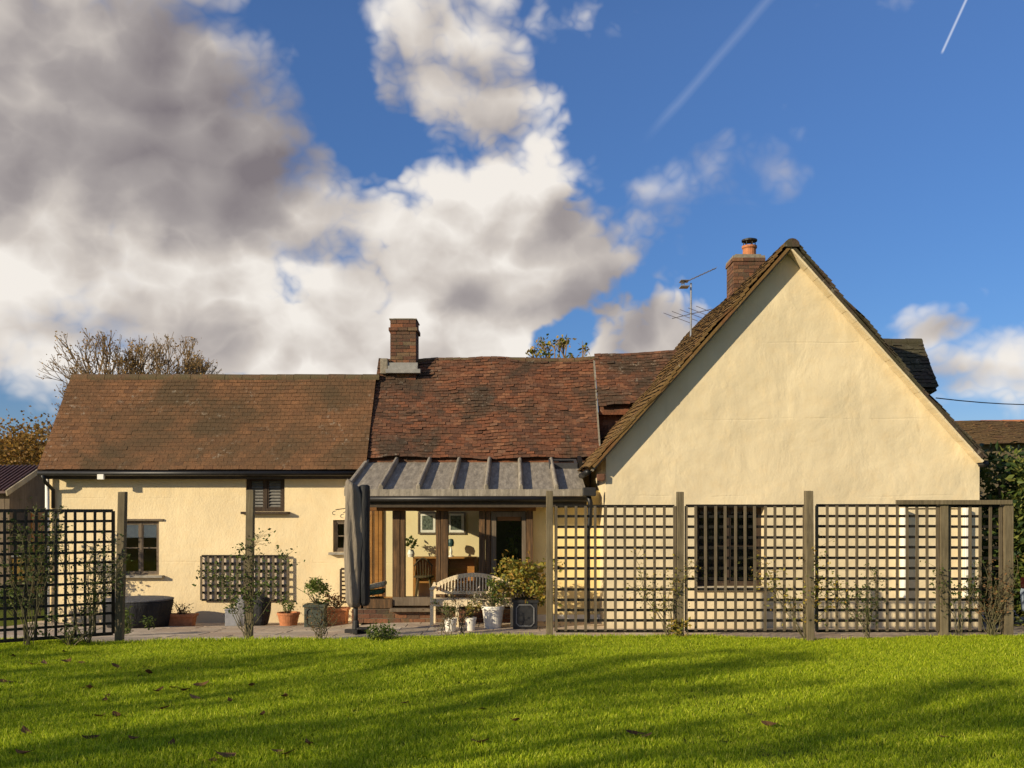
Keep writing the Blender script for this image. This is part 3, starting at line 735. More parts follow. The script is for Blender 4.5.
GY = 16.5  #                                  # sunroom glazing line
m = MB(); m.box(SX0 + .05, SX1 + .03, FY + .03, FY + .06, FZ - .29, FZ - .105); m.build('fascia', M_BITUMEN, house)
m = MB(); m.tube([(SX0 + .03, FY - .05, FZ - .15), (SX1 + .05, FY - .05, FZ - .15)], .045, 8); m.build('gutter', M_BLACK, house, smooth=True)
m = MB(); m.box(PX(364, GY), PX(536, GY), GY - .03, GY + .14, PZ(511, GY), FZ - .02); m.build('oak_beam', M_OAKWARM, house, bevel=.008)
def oak(pa, pb, y0=605, Yo=GY, d=.15, mm=M_OAK):
    m = MB(); m.box(PX(pa, Yo), PX(pb, Yo), Yo - .02, Yo + d, PZ(y0, Yo), PZ(511, Yo)); m.build('oak_post', mm, house, bevel=.008)
oak(392.5, 400); oak(400.4, 405, Yo=GY + .01); oak(436, 440.5, 596, GY + .01); oak(440.8, 448); oak(479, 485, 600); oak(485.4, 490.5, 600, GY + .02); oak(526.5, 533, 612)
m = MB(); m.box(PX(364, GY), PX(393, GY), GY - .08, GY + .16, PZ(608, GY), PZ(599, GY)); m.build('sill_board', M_OAK, house, bevel=.006)
m = MB(); m.box(PX(393, GY), PX(480, GY), GY - .05, GY + .16, PZ(605.5, GY), PZ(597, GY)); m.box(PX(391, GY), PX(450, GY), GY - .18, GY - .052, PZ(611, GY), PZ(607.5, GY)); m.build('sill_board', M_GREYFRAME, house, bevel=.006)
m = MB(); bricks(m, PX(352, GY), PX(536, GY), GY - .06, GY + .25, 0, PZ(608.5, GY)); pl = m.build('brick_plinth', M_BRICK, house)
m = MB(); m.box(PX(352.5, GY), PX(535.5, GY), GY - .05, GY + .24, 0, PZ(608.8, GY)); m.build('mortar_core', M_MORTAR, pl)
for pa, pb, y1 in ((365, 392.5, 599), (405, 436, 597), (448, 479, 597)):
    g = MB(); g.add([P(pa, y1, GY + .05), P(pb, y1, GY + .05), P(pb, 511, GY + .05), P(pa, 511, GY + .05)], [(0, 1, 2, 3)]); g.build('sunroom_pane', M_GLASS, house)
# inside: back wall, floor, left partition
BY = 18.3
m = MB(); m.box(SX0 + .1, PX(492, BY) - .05, BY, BY + .12, .0, 2.74)
m.build('inner_wall', M_INNER, house)
m = MB(); m.box(SX0 + .1, PX(536, 17), GY + .16, BY, .1, PZ(603, 17.0)); m.build('sunroom_floor', M_SHELF, house)
m = MB()
for px in (369, 375, 379): m.box(PX(px, BY), PX(px + 3.4, BY), BY - .05, BY - .002, .3, 2.6)
m.build('wall_boarding', M_SHELF, house)
g = MB(); xs_ = SX0 + .14; g.add([(xs_, GY + .15, .3), (xs_, YL - .05, .3), (xs_, YL - .05, 2.4), (xs_, GY + .15, 2.32)], [(0, 1, 2, 3)]); g.build('sunroom_pane', M_GLASS, house)
m = MB(); m.box(xs_ - .06, xs_ + .06, GY + .16, YL - .02, -.2, .3); m.build('sunroom_dwarf_wall', M_LWALL, house)
m = MB(); m.box(xs_ - .07, xs_ + .07, GY - .02, GY + .15, 0, PZ(511, GY)); m.build('oak_post', M_OAK, house, bevel=.008)
m = MB(); m.box(xs_ - .06, xs_ + .06, GY + .16, YL - .02, 2.3, 2.40); m.build('oak_beam', M_OAKWARM, house, bevel=.008)
# the glazed door
m = MB(); d0, d1 = PX(491, GY), PX(526, GY); zt_ = PZ(511.5, GY); zb_ = PZ(603, GY)
m.box(d0, d0 + .09, GY + .02, GY + .1, zb_, zt_); m.box(d1 - .07, d1, GY + .02, GY + .1, zb_, zt_); m.box(d0 + .09, d1 - .07, GY + .021, GY + .099, zt_ - .09, zt_); m.box(d0 + .09, d1 - .07, GY + .021, GY + .099, zb_, zb_ + .16)
door = m.build('door', M_GREYFRAME, house, bevel=.005)
g = MB(); g.add([(d0 + .09, GY + .06, zb_ + .16), (d1 - .07, GY + .06, zb_ + .16), (d1 - .07, GY + .06, zt_ - .09), (d0 + .09, GY + .06, zt_ - .09)], [(0, 1, 2, 3)]); g.build('pane', M_GLASS, door)
g = MB(); g.box(d0 + .11, d1 - .09, GY + .035, GY + .075, zt_ - .16, zt_ - .09); g.build('door_head', M_OAKWARM, door)
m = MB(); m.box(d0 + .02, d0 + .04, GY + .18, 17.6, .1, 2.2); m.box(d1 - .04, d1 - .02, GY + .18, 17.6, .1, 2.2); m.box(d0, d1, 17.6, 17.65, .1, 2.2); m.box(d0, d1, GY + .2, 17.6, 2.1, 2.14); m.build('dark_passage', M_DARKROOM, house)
# yellow porch wall right of the door
YW = 16.66
m = MB(); m.box(PX(533, GY) - .03, 1.56, YW, YW + .2, -.02, 2.27); m.build('wall', M_YELLOW, house)
m = MB(); m.box(PX(536, YW), 1.54, YW - .04, YW - .002, .0, .12); m.build('skirting', M_WHITE, house)
m = MB(); x = PX(588, 15.75); m.tube([(x, 15.75, 2.2), (x + .04, 15.75, 2.05), (x + .03, 15.78, 1.7), (x, 15.8, 1.6), (x, 15.8, .08)], .042, 10); m.build('downpipe', M_BLACK, house, smooth=True)
m = MB(); m.box(x - .09, x + .12, 15.6, 15.78, 2.16, 2.30); m.build('hopper', M_IRON, house, bevel=.01)

# the tall gable range
GA = 15.6; VY = 15.34
GX0, GX1 = PX(606, GA), PX(979.5, GA)
TL = Vector((PX(590, VY), VY, PZ(468, VY))); AP = Vector((PX(792, VY), VY, PZ(242, VY))); TR = Vector((PX(987, VY), VY, PZ(459, VY)))
sl_l = (AP.z - TL.z) / (AP.x - TL.x); sl_r = (AP.z - TR.z) / (TR.x - AP.x)
zl = lambda x: TL.z + (x - TL.x) * sl_l - .05
zr = lambda x: TR.z + (TR.x - x) * sl_r - .05
G1 = (PX(697, GA), PX(765, GA), PZ(587, GA), PZ(507, GA)); G2 = (PX(903, GA), PX(961, GA), PZ(597, GA), PZ(508, GA))
m = MB(); wall_y(m, GX0, GX1, -.02, 2.6, GA, [G1, G2], .3)
m.add([(GX0, GA, 2.6), (GX1, GA, 2.6), (GX1, GA, zr(GX1)), (AP.x, GA, AP.z - .06), (GX0, GA, zl(GX0))], [(0, 1, 2, 3, 4)])
m.add([(GX0, GA, -.02), (GX0, 22.5, -.02), (GX0, 22.5, zl(GX0)), (GX0, GA, zl(GX0))], [(3, 2, 1, 0)])
m.add([(GX1, GA, -.02), (GX1, 22.5, -.02), (GX1, 22.5, zr(GX1)), (GX1, GA, zr(GX1))], [(0, 1, 2, 3)])
m.add([(GX0, 22.5, -.02), (GX1, 22.5, -.02), (GX1, 22.5, zr(GX1)), (AP.x, 22.5, AP.z - .06), (GX0, 22.5, zl(GX0))], [(4, 3, 2, 1, 0)])
m.build('wall', M_GABLE, house)
w1 = window(house, G1[0], G1[1], G1[2], G1[3], GA + .235, M_DKBROWN, 2, .05, (0, 1), sill=False)
s = MB(); s.box(G1[0] - .06, G1[1] + .06, GA - .06, GA + .15, G1[2] - .06, G1[2] - .003); s.build('sill', M_CONC, w1, bevel=.008)
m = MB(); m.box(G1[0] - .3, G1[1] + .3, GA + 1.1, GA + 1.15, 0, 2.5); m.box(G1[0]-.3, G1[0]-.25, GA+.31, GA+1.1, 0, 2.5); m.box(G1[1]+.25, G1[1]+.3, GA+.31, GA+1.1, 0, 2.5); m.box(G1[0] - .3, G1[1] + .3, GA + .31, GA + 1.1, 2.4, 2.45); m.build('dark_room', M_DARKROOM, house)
w2 = window(house, G2[0], G2[1], G2[2], G2[3], GA + .07, M_PALEWOOD, 2, .04, (0, 1), sill=False)
b = MB(); b.box(G2[0] + .02, G2[1] - .02, GA + .045, GA + .05, G2[2], G2[3]); b.build('closed_panel', M_GABLE, w2)
for sgn, xx in ((-1, G2[0] - .05), (1, G2[1] + .02)):
    b = MB(); dd = .17 if sgn < 0 else .13
    b.box(xx, xx + .035, GA - dd, GA - .004, G2[2], G2[2] + .08); b.box(xx, xx + .035, GA - dd, GA - .004, G2[3] - .08, G2[3])
    b.box(xx + .001, xx + .034, GA - dd, GA - dd + .07, G2[2] + .08, G2[3] - .08); b.box(xx + .001, xx + .034, GA - .07, GA - .005, G2[2] + .08, G2[3] - .08)
    b.box(xx + .008, xx + .026, GA - dd + .07, GA - .07, G2[2] + .08, G2[3] - .08); b.build('shutter', M_WHITE, house)
# gable roof slopes
DL = 7.3
ul = Vector((0, 1, 0)); vl = (AP - TL); LL = vl.length; vr = (AP - TR); LR = vr.length
wob = lambda a, v: .018 * math.sin(v * 3.1 + a) + .012 * math.sin(v * 7 + 2 * a) - .02 * math.sin(v * 1.1 + .5)
def slope(o, v, L, name, mm):
    m = MB()
    o2 = Vector(o)
    rows = []
    # eaves run along +Y
    tiles(m, o2, ul, v, DL, L, .1, .165, .02, wob, None, 1.3, .026)
    vn = v.normalized(); n = ul.cross(vn)
    if n.z < 0: n = -n
    m.frame_box(o2 + Vector((0, .015, 0)) - n * .05 + vn * .05, ul, vn, n, DL, L - .06, .045, .2)
    return m.build(name, mm, house)
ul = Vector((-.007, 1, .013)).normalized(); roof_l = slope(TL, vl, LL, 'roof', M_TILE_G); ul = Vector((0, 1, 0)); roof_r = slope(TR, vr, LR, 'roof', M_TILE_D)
m = MB(); ridge_tiles(m, AP + Vector((0, -.02, -.05)), AP + Vector((0, DL, -.05)), .12, .33); m.build('ridge', M_TILE_D, roof_l)
# mortar undercloak line under the verges
def undercloak(o, v, L, back, mm, name='verge_mortar'):
    vn = v.normalized(); n = ul.cross(vn); n = -n if n.z < 0 else n
    m = MB(); st = 40
    for i in range(st):
        q = Vector(o) + vn * (L * i / st) - n * (.075 + random.uniform(0, .006)) + ul * (back + random.uniform(-.003, .003))
        m.frame_box(q, vn, ul, n, L / st, .22, .035)
    m.build(name, mm, house)
undercloak(TL, vl, LL, .10, M_MORTAR); undercloak(TR, vr, LR, .03, M_GABLE)
m = MB(); m.tube([(TR.x + .03, VY + .1, TR.z - .07), (TR.x + .03, VY + DL, TR.z - .07)], .055, 8); m.tube([(TR.x + .02, VY + .35, TR.z - .1), (TR.x + .02, VY + .4, TR.z - .25), (GX1 + .06, GA + .2, TR.z - .4), (GX1 + .06, GA + .2, .1)], .04, 8); m.build('gutter', M_BLACK, house, smooth=True)
m = MB(); m.tube([(TL.x - .02, VY + .15, TL.z - .06), (TL.x - .02, VY + 1.7, TL.z - .06)], .05, 8); m.build('gutter', M_BLACK, house, smooth=True)
m = MB(); m.box(PX(597, 15.5), GX0 - .02, 15.5, 15.58, 2.40, 2.52); m.build('eaves_corbel', M_BRICK, house, bevel=.02)
# second chimney with pot
c2, k, (x0, x1, zt, zb) = chimney(733.5, 764.5, 257, 286, 18.2, .6, .08, .02)
k.build('brick_stack', M_BRICK, c2)
f = MB(); f.box(x0 - .01, x1 + .01, 18.19, 18.81, zt - .015, zt + .03); f.box(x0 + .05, x1 - .05, 18.25, 18.75, zt + .03, zt + .07); f.build('flaunching', M_MORTAR, c2)
xc = PX(749.5, 18.5)
f = MB(); f.lathe((xc, 18.51, zt + .03), [(.13, 0), (.125, .2), (.145, .22), (.145, .26), (.11, .26)], 18); f.build('pot', M_TERRA, c2, smooth=False)
f = MB()
for i in range(6): f.tube([(xc + .11 * math.cos(i), 18.51 + .11 * math.sin(i), zt + .28), (xc + .11 * math.cos(i), 18.51 + .11 * math.sin(i), zt + .40)], .01, 5)
f.lathe((xc, 18.51, zt + .38), [(.15, 0), (.15, .03), (.06, .06)], 16); f.build('cowl', M_IRON, c2)
# dormer on the far slope
m = MB(); dy0, dy1 = 17.8, 18.55; xe = PX(931, 18.1); zt_, zb_ = PZ(341, dy1), PZ(388, dy0)
x_in = AP.x + (AP.z - zt_) / sl_r - .5
tiles(m, (x_in, dy0, zb_), (1, 0, 0), (0, dy1 - dy0, zt_ - zb_), xe - x_in, math.hypot(dy1 - dy0, zt_ - zb_), .1, .165, .018, None, None, 2)
m.prism([(x_in, dy0, zb_ - .05), (x_in, dy1, zt_ - .04), (x_in, dy1 + (dy1 - dy0), zb_ - .05), (x_in, dy1, zb_ - .15)], (xe - x_in - .02, 0, 0))
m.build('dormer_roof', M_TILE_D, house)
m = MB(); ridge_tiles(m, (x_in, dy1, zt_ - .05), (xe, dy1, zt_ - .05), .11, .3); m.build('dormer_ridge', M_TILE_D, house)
m = MB(); m.box(x_in, xe - .12, dy0 + .15, dy1 + .5, 2.8, zb_ - .02); m.build('dormer_wall', M_LWALL, house)
# aerial
ax = PX(691, 19.3); AYY = 19.3
m = MB(); m.tube([(ax - .01, AYY, 3.8), (ax, AYY, PZ(283, AYY))], .02, 6)
a0, a1 = P(681, 284, AYY), P(716, 268, AYY + .1)
mast = m.build('aerial_mast', M_METAL, house)
m = MB(); m.tube([a0, a1], .011, 5)
for i in range(9):
    q = a0.lerp(a1, i / 8.5 + .05); m.tube([q + Vector((0, -.12, 0)), q + Vector((0, .12, 0))], .004, 4)
m.box(a0.x - .02, a0.x + .15, AYY - .12, AYY + .12, a0.z - .07, a0.z - .05); m.box(a0.x - .02, a0.x + .15, AYY - .12, AYY + .12, a0.z + .05, a0.z + .06); m.box(a0.x + .05, a0.x + .07, AYY - .01, AYY + .01, a0.z - .07, a0.z + .06)
m.build('yagi', M_METAL, mast)
m = MB(); q0 = P(661, 318, AYY - .3); q1 = P(722, 312, AYY + .5); m.tube([P(672, 318.5, AYY), P(712, 309, AYY + .1)], .008, 5)
for i in range(5):
    c = P(678 + i * 8, 318 - i * 1.7, AYY); m.tube([c + Vector((-.34, -.3, .04)), c + Vector((.30, .3, -.04))], .005, 4)
m.build('aerial_rods', M_METAL, mast)

# ------------------------------------------------------------------ trellis
def lattice(m, p, q, z0, z1, pitch=.136, bw=.036, bt=.018, frame=.04, nv=None, nh=None):
    """panel between ground points p and q"""
    p = Vector((p[0], p[1], 0)); q = Vector((q[0], q[1], 0)); u = q - p; L = u.length; u.normalize(); n = Vector((u.y, -u.x, 0))
    zz = Vector((0, 0, 1)); nv = nv or round(L / pitch); nh = nh or round((z1 - z0) / pitch)
    for i in range(nv + 1):
        w = frame if i in (0, nv) else bw
        a = L * i / nv + (random.uniform(-.003, .003) if 0 < i < nv else 0)
        m.frame_box(p + u * (a - w / 2) + n * .003 + zz * z0, u, n, zz + u * random.uniform(-.004, .004) * (0 < i < nv), w, bt, z1 - z0, random.uniform(.55, 1))
    for j in range(nh + 1):
        w = frame if j in (0, nh) else bw
        m.frame_box(p - n * bt + zz * (z0 + (z1 - z0) * j / nh - w / 2 + random.uniform(-.003, .003)), u, n, zz, L, bt, w, random.uniform(0, .4))
def post(px, ytop, Y, w, label, lean=0.0, m=M_POST, z0=.0):
    b = MB(); x = PX(px, Y); zt = PZ(ytop, Y)
    b.add([(x - w / 2, Y - w / 2, z0), (x + w / 2, Y - w / 2, z0), (x + w / 2, Y + w / 2, z0), (x - w / 2, Y + w / 2, z0),
           (x - w / 2 + lean, Y - w / 2, zt), (x + w / 2 + lean, Y - w / 2, zt), (x + w / 2 + lean, Y + w / 2, zt + .004), (x - w / 2 + lean, Y + w / 2, zt + .004)], MB.BF)
    return b.thing('trellis_post', m, (x, Y, LAWN), label, 'post', 'trellis posts along the lawn edge', bevel=.006)
G_TR = 'wooden lattice panels along the lawn edge'
TY_ = 12.95
post(119, 492, 12.45, .095, 'tall post closing the right end of the dark lattice panel by the covered round table', .05, M_POST)
post(248.5, 490, 12.9, .10, 'freestanding post with a climbing rose, standing in front of the hung wall lattice', .03)
post(549.5, 491, TY_, .09, 'post beside the black square planter, at the open end of the lattice run')
post(680, 492, TY_, .09, 'post left of the dark gable window, yellow-green growth at its foot')
post(810, 491, TY_ - .1, .10, 'post right of the dark gable window with a thorny stem winding round it', -.02)
post(943, 504, TY_, .105, 'short post carrying the middle of the double top rail')
post(1007, 504, TY_, .12, 'stout corner post under the right end of the double top rail', .0)
def panel(a, b, y0, y1, label, m=M_BAT, nh=12):
    k = MB(); lattice(k, (PX(a, TY_), TY_), (PX(b, TY_), TY_), PZ(y1, TY_), PZ(y0, TY_), nh=nh)
    return k.thing('lattice_trellis', m, (PX((a + b) / 2, TY_), TY_, LAWN), label, 'trellis', G_TR)
panel(556, 674.5, 506, 631, 'lattice panel in front of the yellow porch wall and black downpipe')
panel(686, 804, 506, 631, 'lattice panel in front of the dark gable window')
panel(816.5, 937, 505.5, 631, 'lattice panel before bare gable wall, in front of the left white shutter')
panel(949, 1000, 506, 631, 'narrow lattice panel under the double top rail before the house corner')
for dy, y0, y1, lab in ((-.07, 500, 504.5, 'front rail of the double top rail over the right end of the trellis'), (.1, 500.5, 505.5, 'rear rail of the double top rail over the right end of the trellis')):
    b = MB(); Yq = TY_ + dy; b.box(PX(896 if dy < 0 else 903, Yq), PX(1012, Yq), Yq - .02, Yq + .02, PZ(y1, Yq), PZ(y0, Yq)); b.thing('trellis_beam', M_POST, (PX(955, Yq), Yq, PZ(y1, Yq)), lab, 'rail', 'double rail on the trellis', bevel=.004)
# left panel, swung towards the viewer
k = MB(); pa = (PX(-60, 11.39), 11.39); pb = (PX(113, 12.5), 12.5); lattice(k, pa, pb, PZ(633.5, 12.5), PZ(511, 12.5), nh=12, nv=17, bw=.033, frame=.042)
k.thing('lattice_trellis', M_BATD, (pb[0], pb[1], LAWN), 'dark backlit lattice panel angled towards the lawn before the outbuilding', 'trellis', G_TR)
# lattice hung on the left wall
k = MB(); lattice(k, (PX(201.5, 18.33), 18.33), (PX(288, 18.33), 18.33), PZ(600, 18.33), PZ(556, 18.33), nv=12, nh=6, bw=.04, bt=.02)
t = thing('wall_lattice', 'small brown lattice hung on the left wall behind the rose post', 'trellis', (PX(245, 18.33), 18.36, PZ(600, 18.33)))
k.build('battens', M_BAT, t); k = MB(); k.box(PX(202.5, 18.36), PX(287, 18.36), 18.375, 18.392, PZ(599, 18.36), PZ(557, 18.36)); k.build('shade_panel', simple('shaded_wall_tone', (.52, .42, .32), .9, .15, 5), t)  # pinkish panel added behind the battens, coloured like the shaded wall
k = MB(); lattice(k, (PX(341, 18.3), 18.3), (PX(352, 18.3), 18.3), PZ(602, 18.3), PZ(569, 18.3), nv=2, nh=8, bw=.03, bt=.02)
k.thing('wall_lattice', M_DKBROWN, (PX(346, 18.3), 18.3, PZ(602, 18.3)), 'narrow dark lattice strip on the wall behind the covered parasol', 'trellis')
# iron bracket
k = MB(); c = P(334.5, 513, 18.3); pts = [(c.x + .03 * math.cos(t) * (1 + .1 * t), 18.3, c.z + .035 * math.sin(t)) for t in [i * .5 for i in range(2, 11)]]
k.tube([(c.x + .02, 18.3, c.z + .06)] + [(c.x + .2, 18.36, c.z + .09), (c.x + .25, 18.4, c.z + .09)], .008, 5); k.tube(pts, .007, 5)
k.thing('hanging_bracket', M_IRON, (c.x, 18.38, c.z), 'curled black iron bracket on the wall above the small window', 'bracket')

# ------------------------------------------------------------------ plants
def foliage(m, c, rad, n, size, gap=.0, clump=0, flat=1.0):
    """leaves through an uneven volume"""
    c = Vector(c); rad = Vector(rad) if not isinstance(rad, (int, float)) else Vector((rad,) * 3)
    cl = [Vector((random.gauss(0, .5), random.gauss(0, .5), random.gauss(0, .5))) for _ in range(clump)] if clump else None
    for _ in range(n):
        if cl:
            q = random.choice(cl); d = Vector((random.gauss(0, .2), random.gauss(0, .2), random.gauss(0, .2))) + q
        else:
            d = Vector((random.gauss(0, 1), random.gauss(0, 1), random.gauss(0, 1))).normalized() * random.random() ** .45
        p = c + Vector((d.x * rad.x, d.y * rad.y, d.z * rad.z))
        if p.z < .02: continue
        m.leaf(p, size * random.uniform(.6, 1.3), None)
def stems_to(m, base, tips, r=.008, n=5):
    base = Vector(base)
    for t in tips:
        t = Vector(t); mid = base.lerp(t, .5) + Vector((random.uniform(-.06, .06), random.uniform(-.06, .06), .03))
        m.tube([base + Vector((random.uniform(-.03, .03), random.uniform(-.03, .03), 0)), mid, t], [r, r * .8, r * .4], n)
def bush(name, label, base, rad, n, size, lm, group=None, hz=None, nst=7, cat='plant', clump=6, stem_m=None):
    base = Vector(base); t = thing(name, label, cat, base, group); c = base + Vector((0, 0, hz or rad[2]))
    s = MB(); tips = [c + Vector((random.gauss(0, .45) * rad[0], random.gauss(0, .45) * rad[1], random.gauss(.1, .45) * rad[2])) for _ in range(nst)]
    stems_to(s, base, tips); s.build('stem', stem_m or M_STEM, t)
    m = MB(); foliage(m, c, rad, int(n * 1.5), size * 1.05, clump=clump); m.build('foliage', lm, t); return t
def cane_plant(name, label, base, height, spread, ncane, leafn, size, lm, group=None, cat='climber', stem_r=.006):
    """long thin canes with small side shoots and sparse leaves"""
    base = Vector(base); t = thing(name, label, cat, base, group); s = MB(); f = MB()
    for _ in range(ncane):
        h = height * random.uniform(.55, 1.0); x = random.uniform(-spread, spread); pts = [base + Vector((random.uniform(-.05, .05), random.uniform(-.03, .03), 0))]
        k = 7; ph = random.uniform(0, 6)
        for i in range(1, k + 1):
            u = i / k; pts.append(base + Vector((x * u + .05 * math.sin(ph + u * 7), random.uniform(-.03, .03), h * (u if u < .8 else .8 + (u - .8) * .6))))
        s.tube(pts, [stem_r * (1 - .6 * i / k) for i in range(k + 1)], 5)
        for _ in range(int(leafn / ncane)):
            u = random.uniform(.25, 1) ** .8; i = min(k - 1, int(u * k)); q = pts[i].lerp(pts[i + 1], u * k - i)
            e = q + Vector((random.gauss(0, .09), random.gauss(0, .05), random.gauss(.03, .06)))
            s.tube([q, e], [.003, .0015], 3, cap=False)
            for _ in range(3): f.leaf(e + Vector((random.gauss(0, .03), random.gauss(0, .03), random.gauss(0, .03))), size * random.uniform(.6, 1.3))
    s.build('stem', M_STEM, t); f.build('foliage', lm, t); return t
G_CL = 'climbing plants along the trellis'
cane_plant('climbing_rose', 'leafy rose growing up the freestanding post before the left wall', (PX(249, 12.8), 12.8, LAWN), 1.6, .6, 8, 260, .05, L_CONIF, G_CL)
cane_plant('climbing_rose', 'sparse rose on the trellis post left of the dark gable window', (PX(668, 12.88), 12.88, LAWN), 1.2, .55, 7, 126, .04, L_YGREEN, G_CL)
cane_plant('climbing_rose', 'thorny rose spreading round the post right of the dark gable window', (PX(806, 12.85), 12.85, LAWN), 1.35, .75, 9, 198, .045, L_YGREEN, G_CL)
cane_plant('climbing_rose', 'thin rose canes on the lattice before the bare gable wall', (PX(868, 12.88), 12.88, LAWN), 1.0, .55, 8, 144, .042, L_GREEN, G_CL)
cane_plant('climbing_rose', 'tangled bare canes around the stout corner post', (PX(992, 12.87), 12.87, LAWN), 1.15, .4, 22, 130, .04, L_DRY, G_CL)
cane_plant('climbing_rose', 'leafy climber on the lattice beside the short post under the top rail', (PX(960, 12.86), 12.86, LAWN), 1.2, .3, 5, 81, .05, L_GREEN, G_CL)
cane_plant('climbing_rose', 'dark climber with small leaves on the angled lattice panel', (PX(86, 12.2), 12.2, LAWN), 1.75, .55, 14, 220, .045, L_GREEN, G_CL)
cane_plant('climbing_rose', 'tall climber reaching over the far left of the angled lattice panel', (PX(28, 11.8), 11.8, LAWN), 2.0, .5, 12, 160, .045, L_GREEN, G_CL)
bush('low_shrub', 'dark low shrub at the foot of the angled lattice panel', (PX(70, 11.95), 11.95, LAWN), (.45, .25, .22), 130, .045, L_GREEN, nst=18)
bush('low_shrub', 'tufted green shrub by the end post beside the covered round table', (PX(127, 15), 15, 0), (.22, .2, .22), 300, .05, L_CONIF, nst=8)
bush('low_shrub', 'yellow-green weeds at the foot of the post left of the dark gable window', (PX(682, 12.84), 12.84, LAWN), (.2, .1, .12), 120, .05, L_YGREEN, nst=6)
bush('low_shrub', 'rounded bright green bush on the lawn edge below the parasol base', (PX(382, 12.75), 12.75, LAWN - .05), (.22, .18, .14), 420, .04, L_CONIF, nst=8, clump=0)
cane_plant('bare_shrub', 'leafless twiggy shrub on the paving edge before the green square planter', (PX(321, 12.75), 12.75, LAWN - .05), .62, .22, 14, 60, .03, L_DRY, cat='plant')
cane_plant('bare_shrub', 'dry dark-stemmed plant standing before the pale bench', (PX(446, 14.0), 14.0, 0), .75, .15, 8, 60, .035, L_DRY, cat='plant')
cane_plant('garden_canes', 'thin dark supports with withered stems before the bench seat', (PX(462, 14.9), 14.9, 0), .85, .2, 6, 50, .035, L_DRY, cat='plant')

# ------------------------------------------------------------------ pots
def round_pot(px, ybase, w_px, h_px, m, name, label, cat, plant=None, group=None, Y=None):
    Y = Y or ground_y(px, ybase); x = PX(px, Y); g0 = patio_z(x, Y); r = w_px / 2 * Y / F; h = h_px * Y / F
    t = thing(name, label, cat, (x, Y, g0 + .012), group)
    b = MB(); b.lathe((x, Y, g0 + .012), [(r * .72, 0), (r * .93, h * .82), (r * 1.0, h * .84), (r * 1.0, h), (r * .9, h), (r * .86, h * .88)], 26); b.build('pot_body', m, t)
    d = MB(); d.lathe((x, Y, g0 + h * .86), [(r * .87, 0), (r * .4, .02), (.02, .03)], 16); d.build('soil', M_BARK, t)
    return t, Vector((x, Y, g0 + h))
def potted(t_top, name, label, rad, n, size, lm, nst=7, hz=None, clump=6):
    return bush(name, label, t_top, rad, n, size, lm, None, hz, nst, 'plant', clump)
_, tp = round_pot(288.5, 626, 23, 13, M_TERRA, 'terracotta_pot', 'round terracotta pot by the left wall, right of the black cover', 'pot'); potted(tp, 'pot_plant', 'sparse grey-green plant in the round terracotta pot', (.26, .2, .2), 110, .05, L_CONIF, 9)
_, tp = round_pot(493, 628.5, 23, 22, M_WHITEPOT, 'white_pot', 'large white pot beside the black square planter', 'pot'); potted(tp, 'pot_plant', 'pale-flowered leafy plant in the large white pot', (.27, .22, .24), 420, .05, L_MAUVE, 10)
bush('pot_plant', 'green shoots rising among the pale flowers in the large white pot', tp, (.2, .2, .26), 200, .05, L_CONIF, hz=.28)
_, tp = round_pot(450.5, 632, 13.5, 13, M_WHITEPOT, 'white_pot', 'small white pot on the patio edge, the left one of two', 'pot'); potted(tp, 'pot_plant', 'wispy green plant in the left small white pot', (.16, .12, .14), 130, .04, L_CONIF)
_, tp = round_pot(470.5, 631, 12, 13, M_WHITEPOT, 'white_pot', 'small chipped white pot next to the large white pot', 'pot'); potted(tp, 'pot_plant', 'low green plant in the small pot next to the large white one', (.16, .12, .12), 150, .04, L_YGREEN)
def box_pot(px0, px1, ybase, ytop, m, name, label, moulding=None, taper=.0, feet=False, depth=None):
    Y = ground_y(px0, ybase); x0, x1 = PX(px0, Y), PX(px1, Y); h = (ybase - ytop) * Y / F; d = depth or (x1 - x0); z0 = patio_z((x0 + x1) / 2, Y + d / 2); h += z0
    t = thing(name, label, 'planter', ((x0 + x1) / 2, Y + d / 2, z0)); b = MB(); z0 += .008; k = (x1 - x0) * taper
    b.add([(x0 + k, Y + k, z0), (x1 - k, Y + k, z0), (x1 - k, Y + d - k, z0), (x0 + k, Y + d - k, z0), (x0, Y, h), (x1, Y, h), (x1, Y + d, h), (x0, Y + d, h)], MB.BF)
    b.build('planter_body', m, t, bevel=.008)
    r = MB(); e = .02
    for (a, bb, c, dd) in ((x0 - e, x1 + e, Y - e, Y + .03), (x0 - e, x1 + e, Y + d - .03, Y + d + e), (x0 - e, x0 + .03, Y + .03, Y + d - .03), (x1 - .03, x1 + e, Y + .03, Y + d - .03)): r.box(a, bb, c, dd, h - .03, h + .015)
    r.build('rim', m, t, bevel=.004)
    if moulding:
        q = MB(); i = (x1 - x0) * .14; c = (x1 - x0) * .12; zz0, zz1 = z0 + (h - z0) * .12, z0 + (h - z0) * .86; X0, X1 = x0 + i, x1 - i; yy = Y - .006
        pts = [(X0 + c, yy, zz0), (X1 - c, yy, zz0), (X1, yy, zz0 + c), (X1, yy, zz1 - c), (X1 - c, yy, zz1), (X0 + c, yy, zz1), (X0, yy, zz1 - c), (X0, yy, zz0 + c), (X0 + c, yy, zz0)]
        q.tube(pts, .011, 6); q.build('moulding', moulding, t)
    s = MB(); s.box(x0 + .03, x1 - .03, Y + .03, Y + d - .03, h - .06, h - .02); s.build('soil', M_BARK, t)
    return Vector(((x0 + x1) / 2, Y + d / 2, h - .02))
tp = box_pot(513, 537.5, 630, 601, M_BLKPOT, 'square_planter', 'black square planter with a moulded front panel', M_GREYLINE); 
bush('hydrangea', 'yellowing leafy shrub in the black square planter', tp, (.50, .34, .30), 1100, .075, L_YGREEN, None, .36, 16, 'shrub', 22)
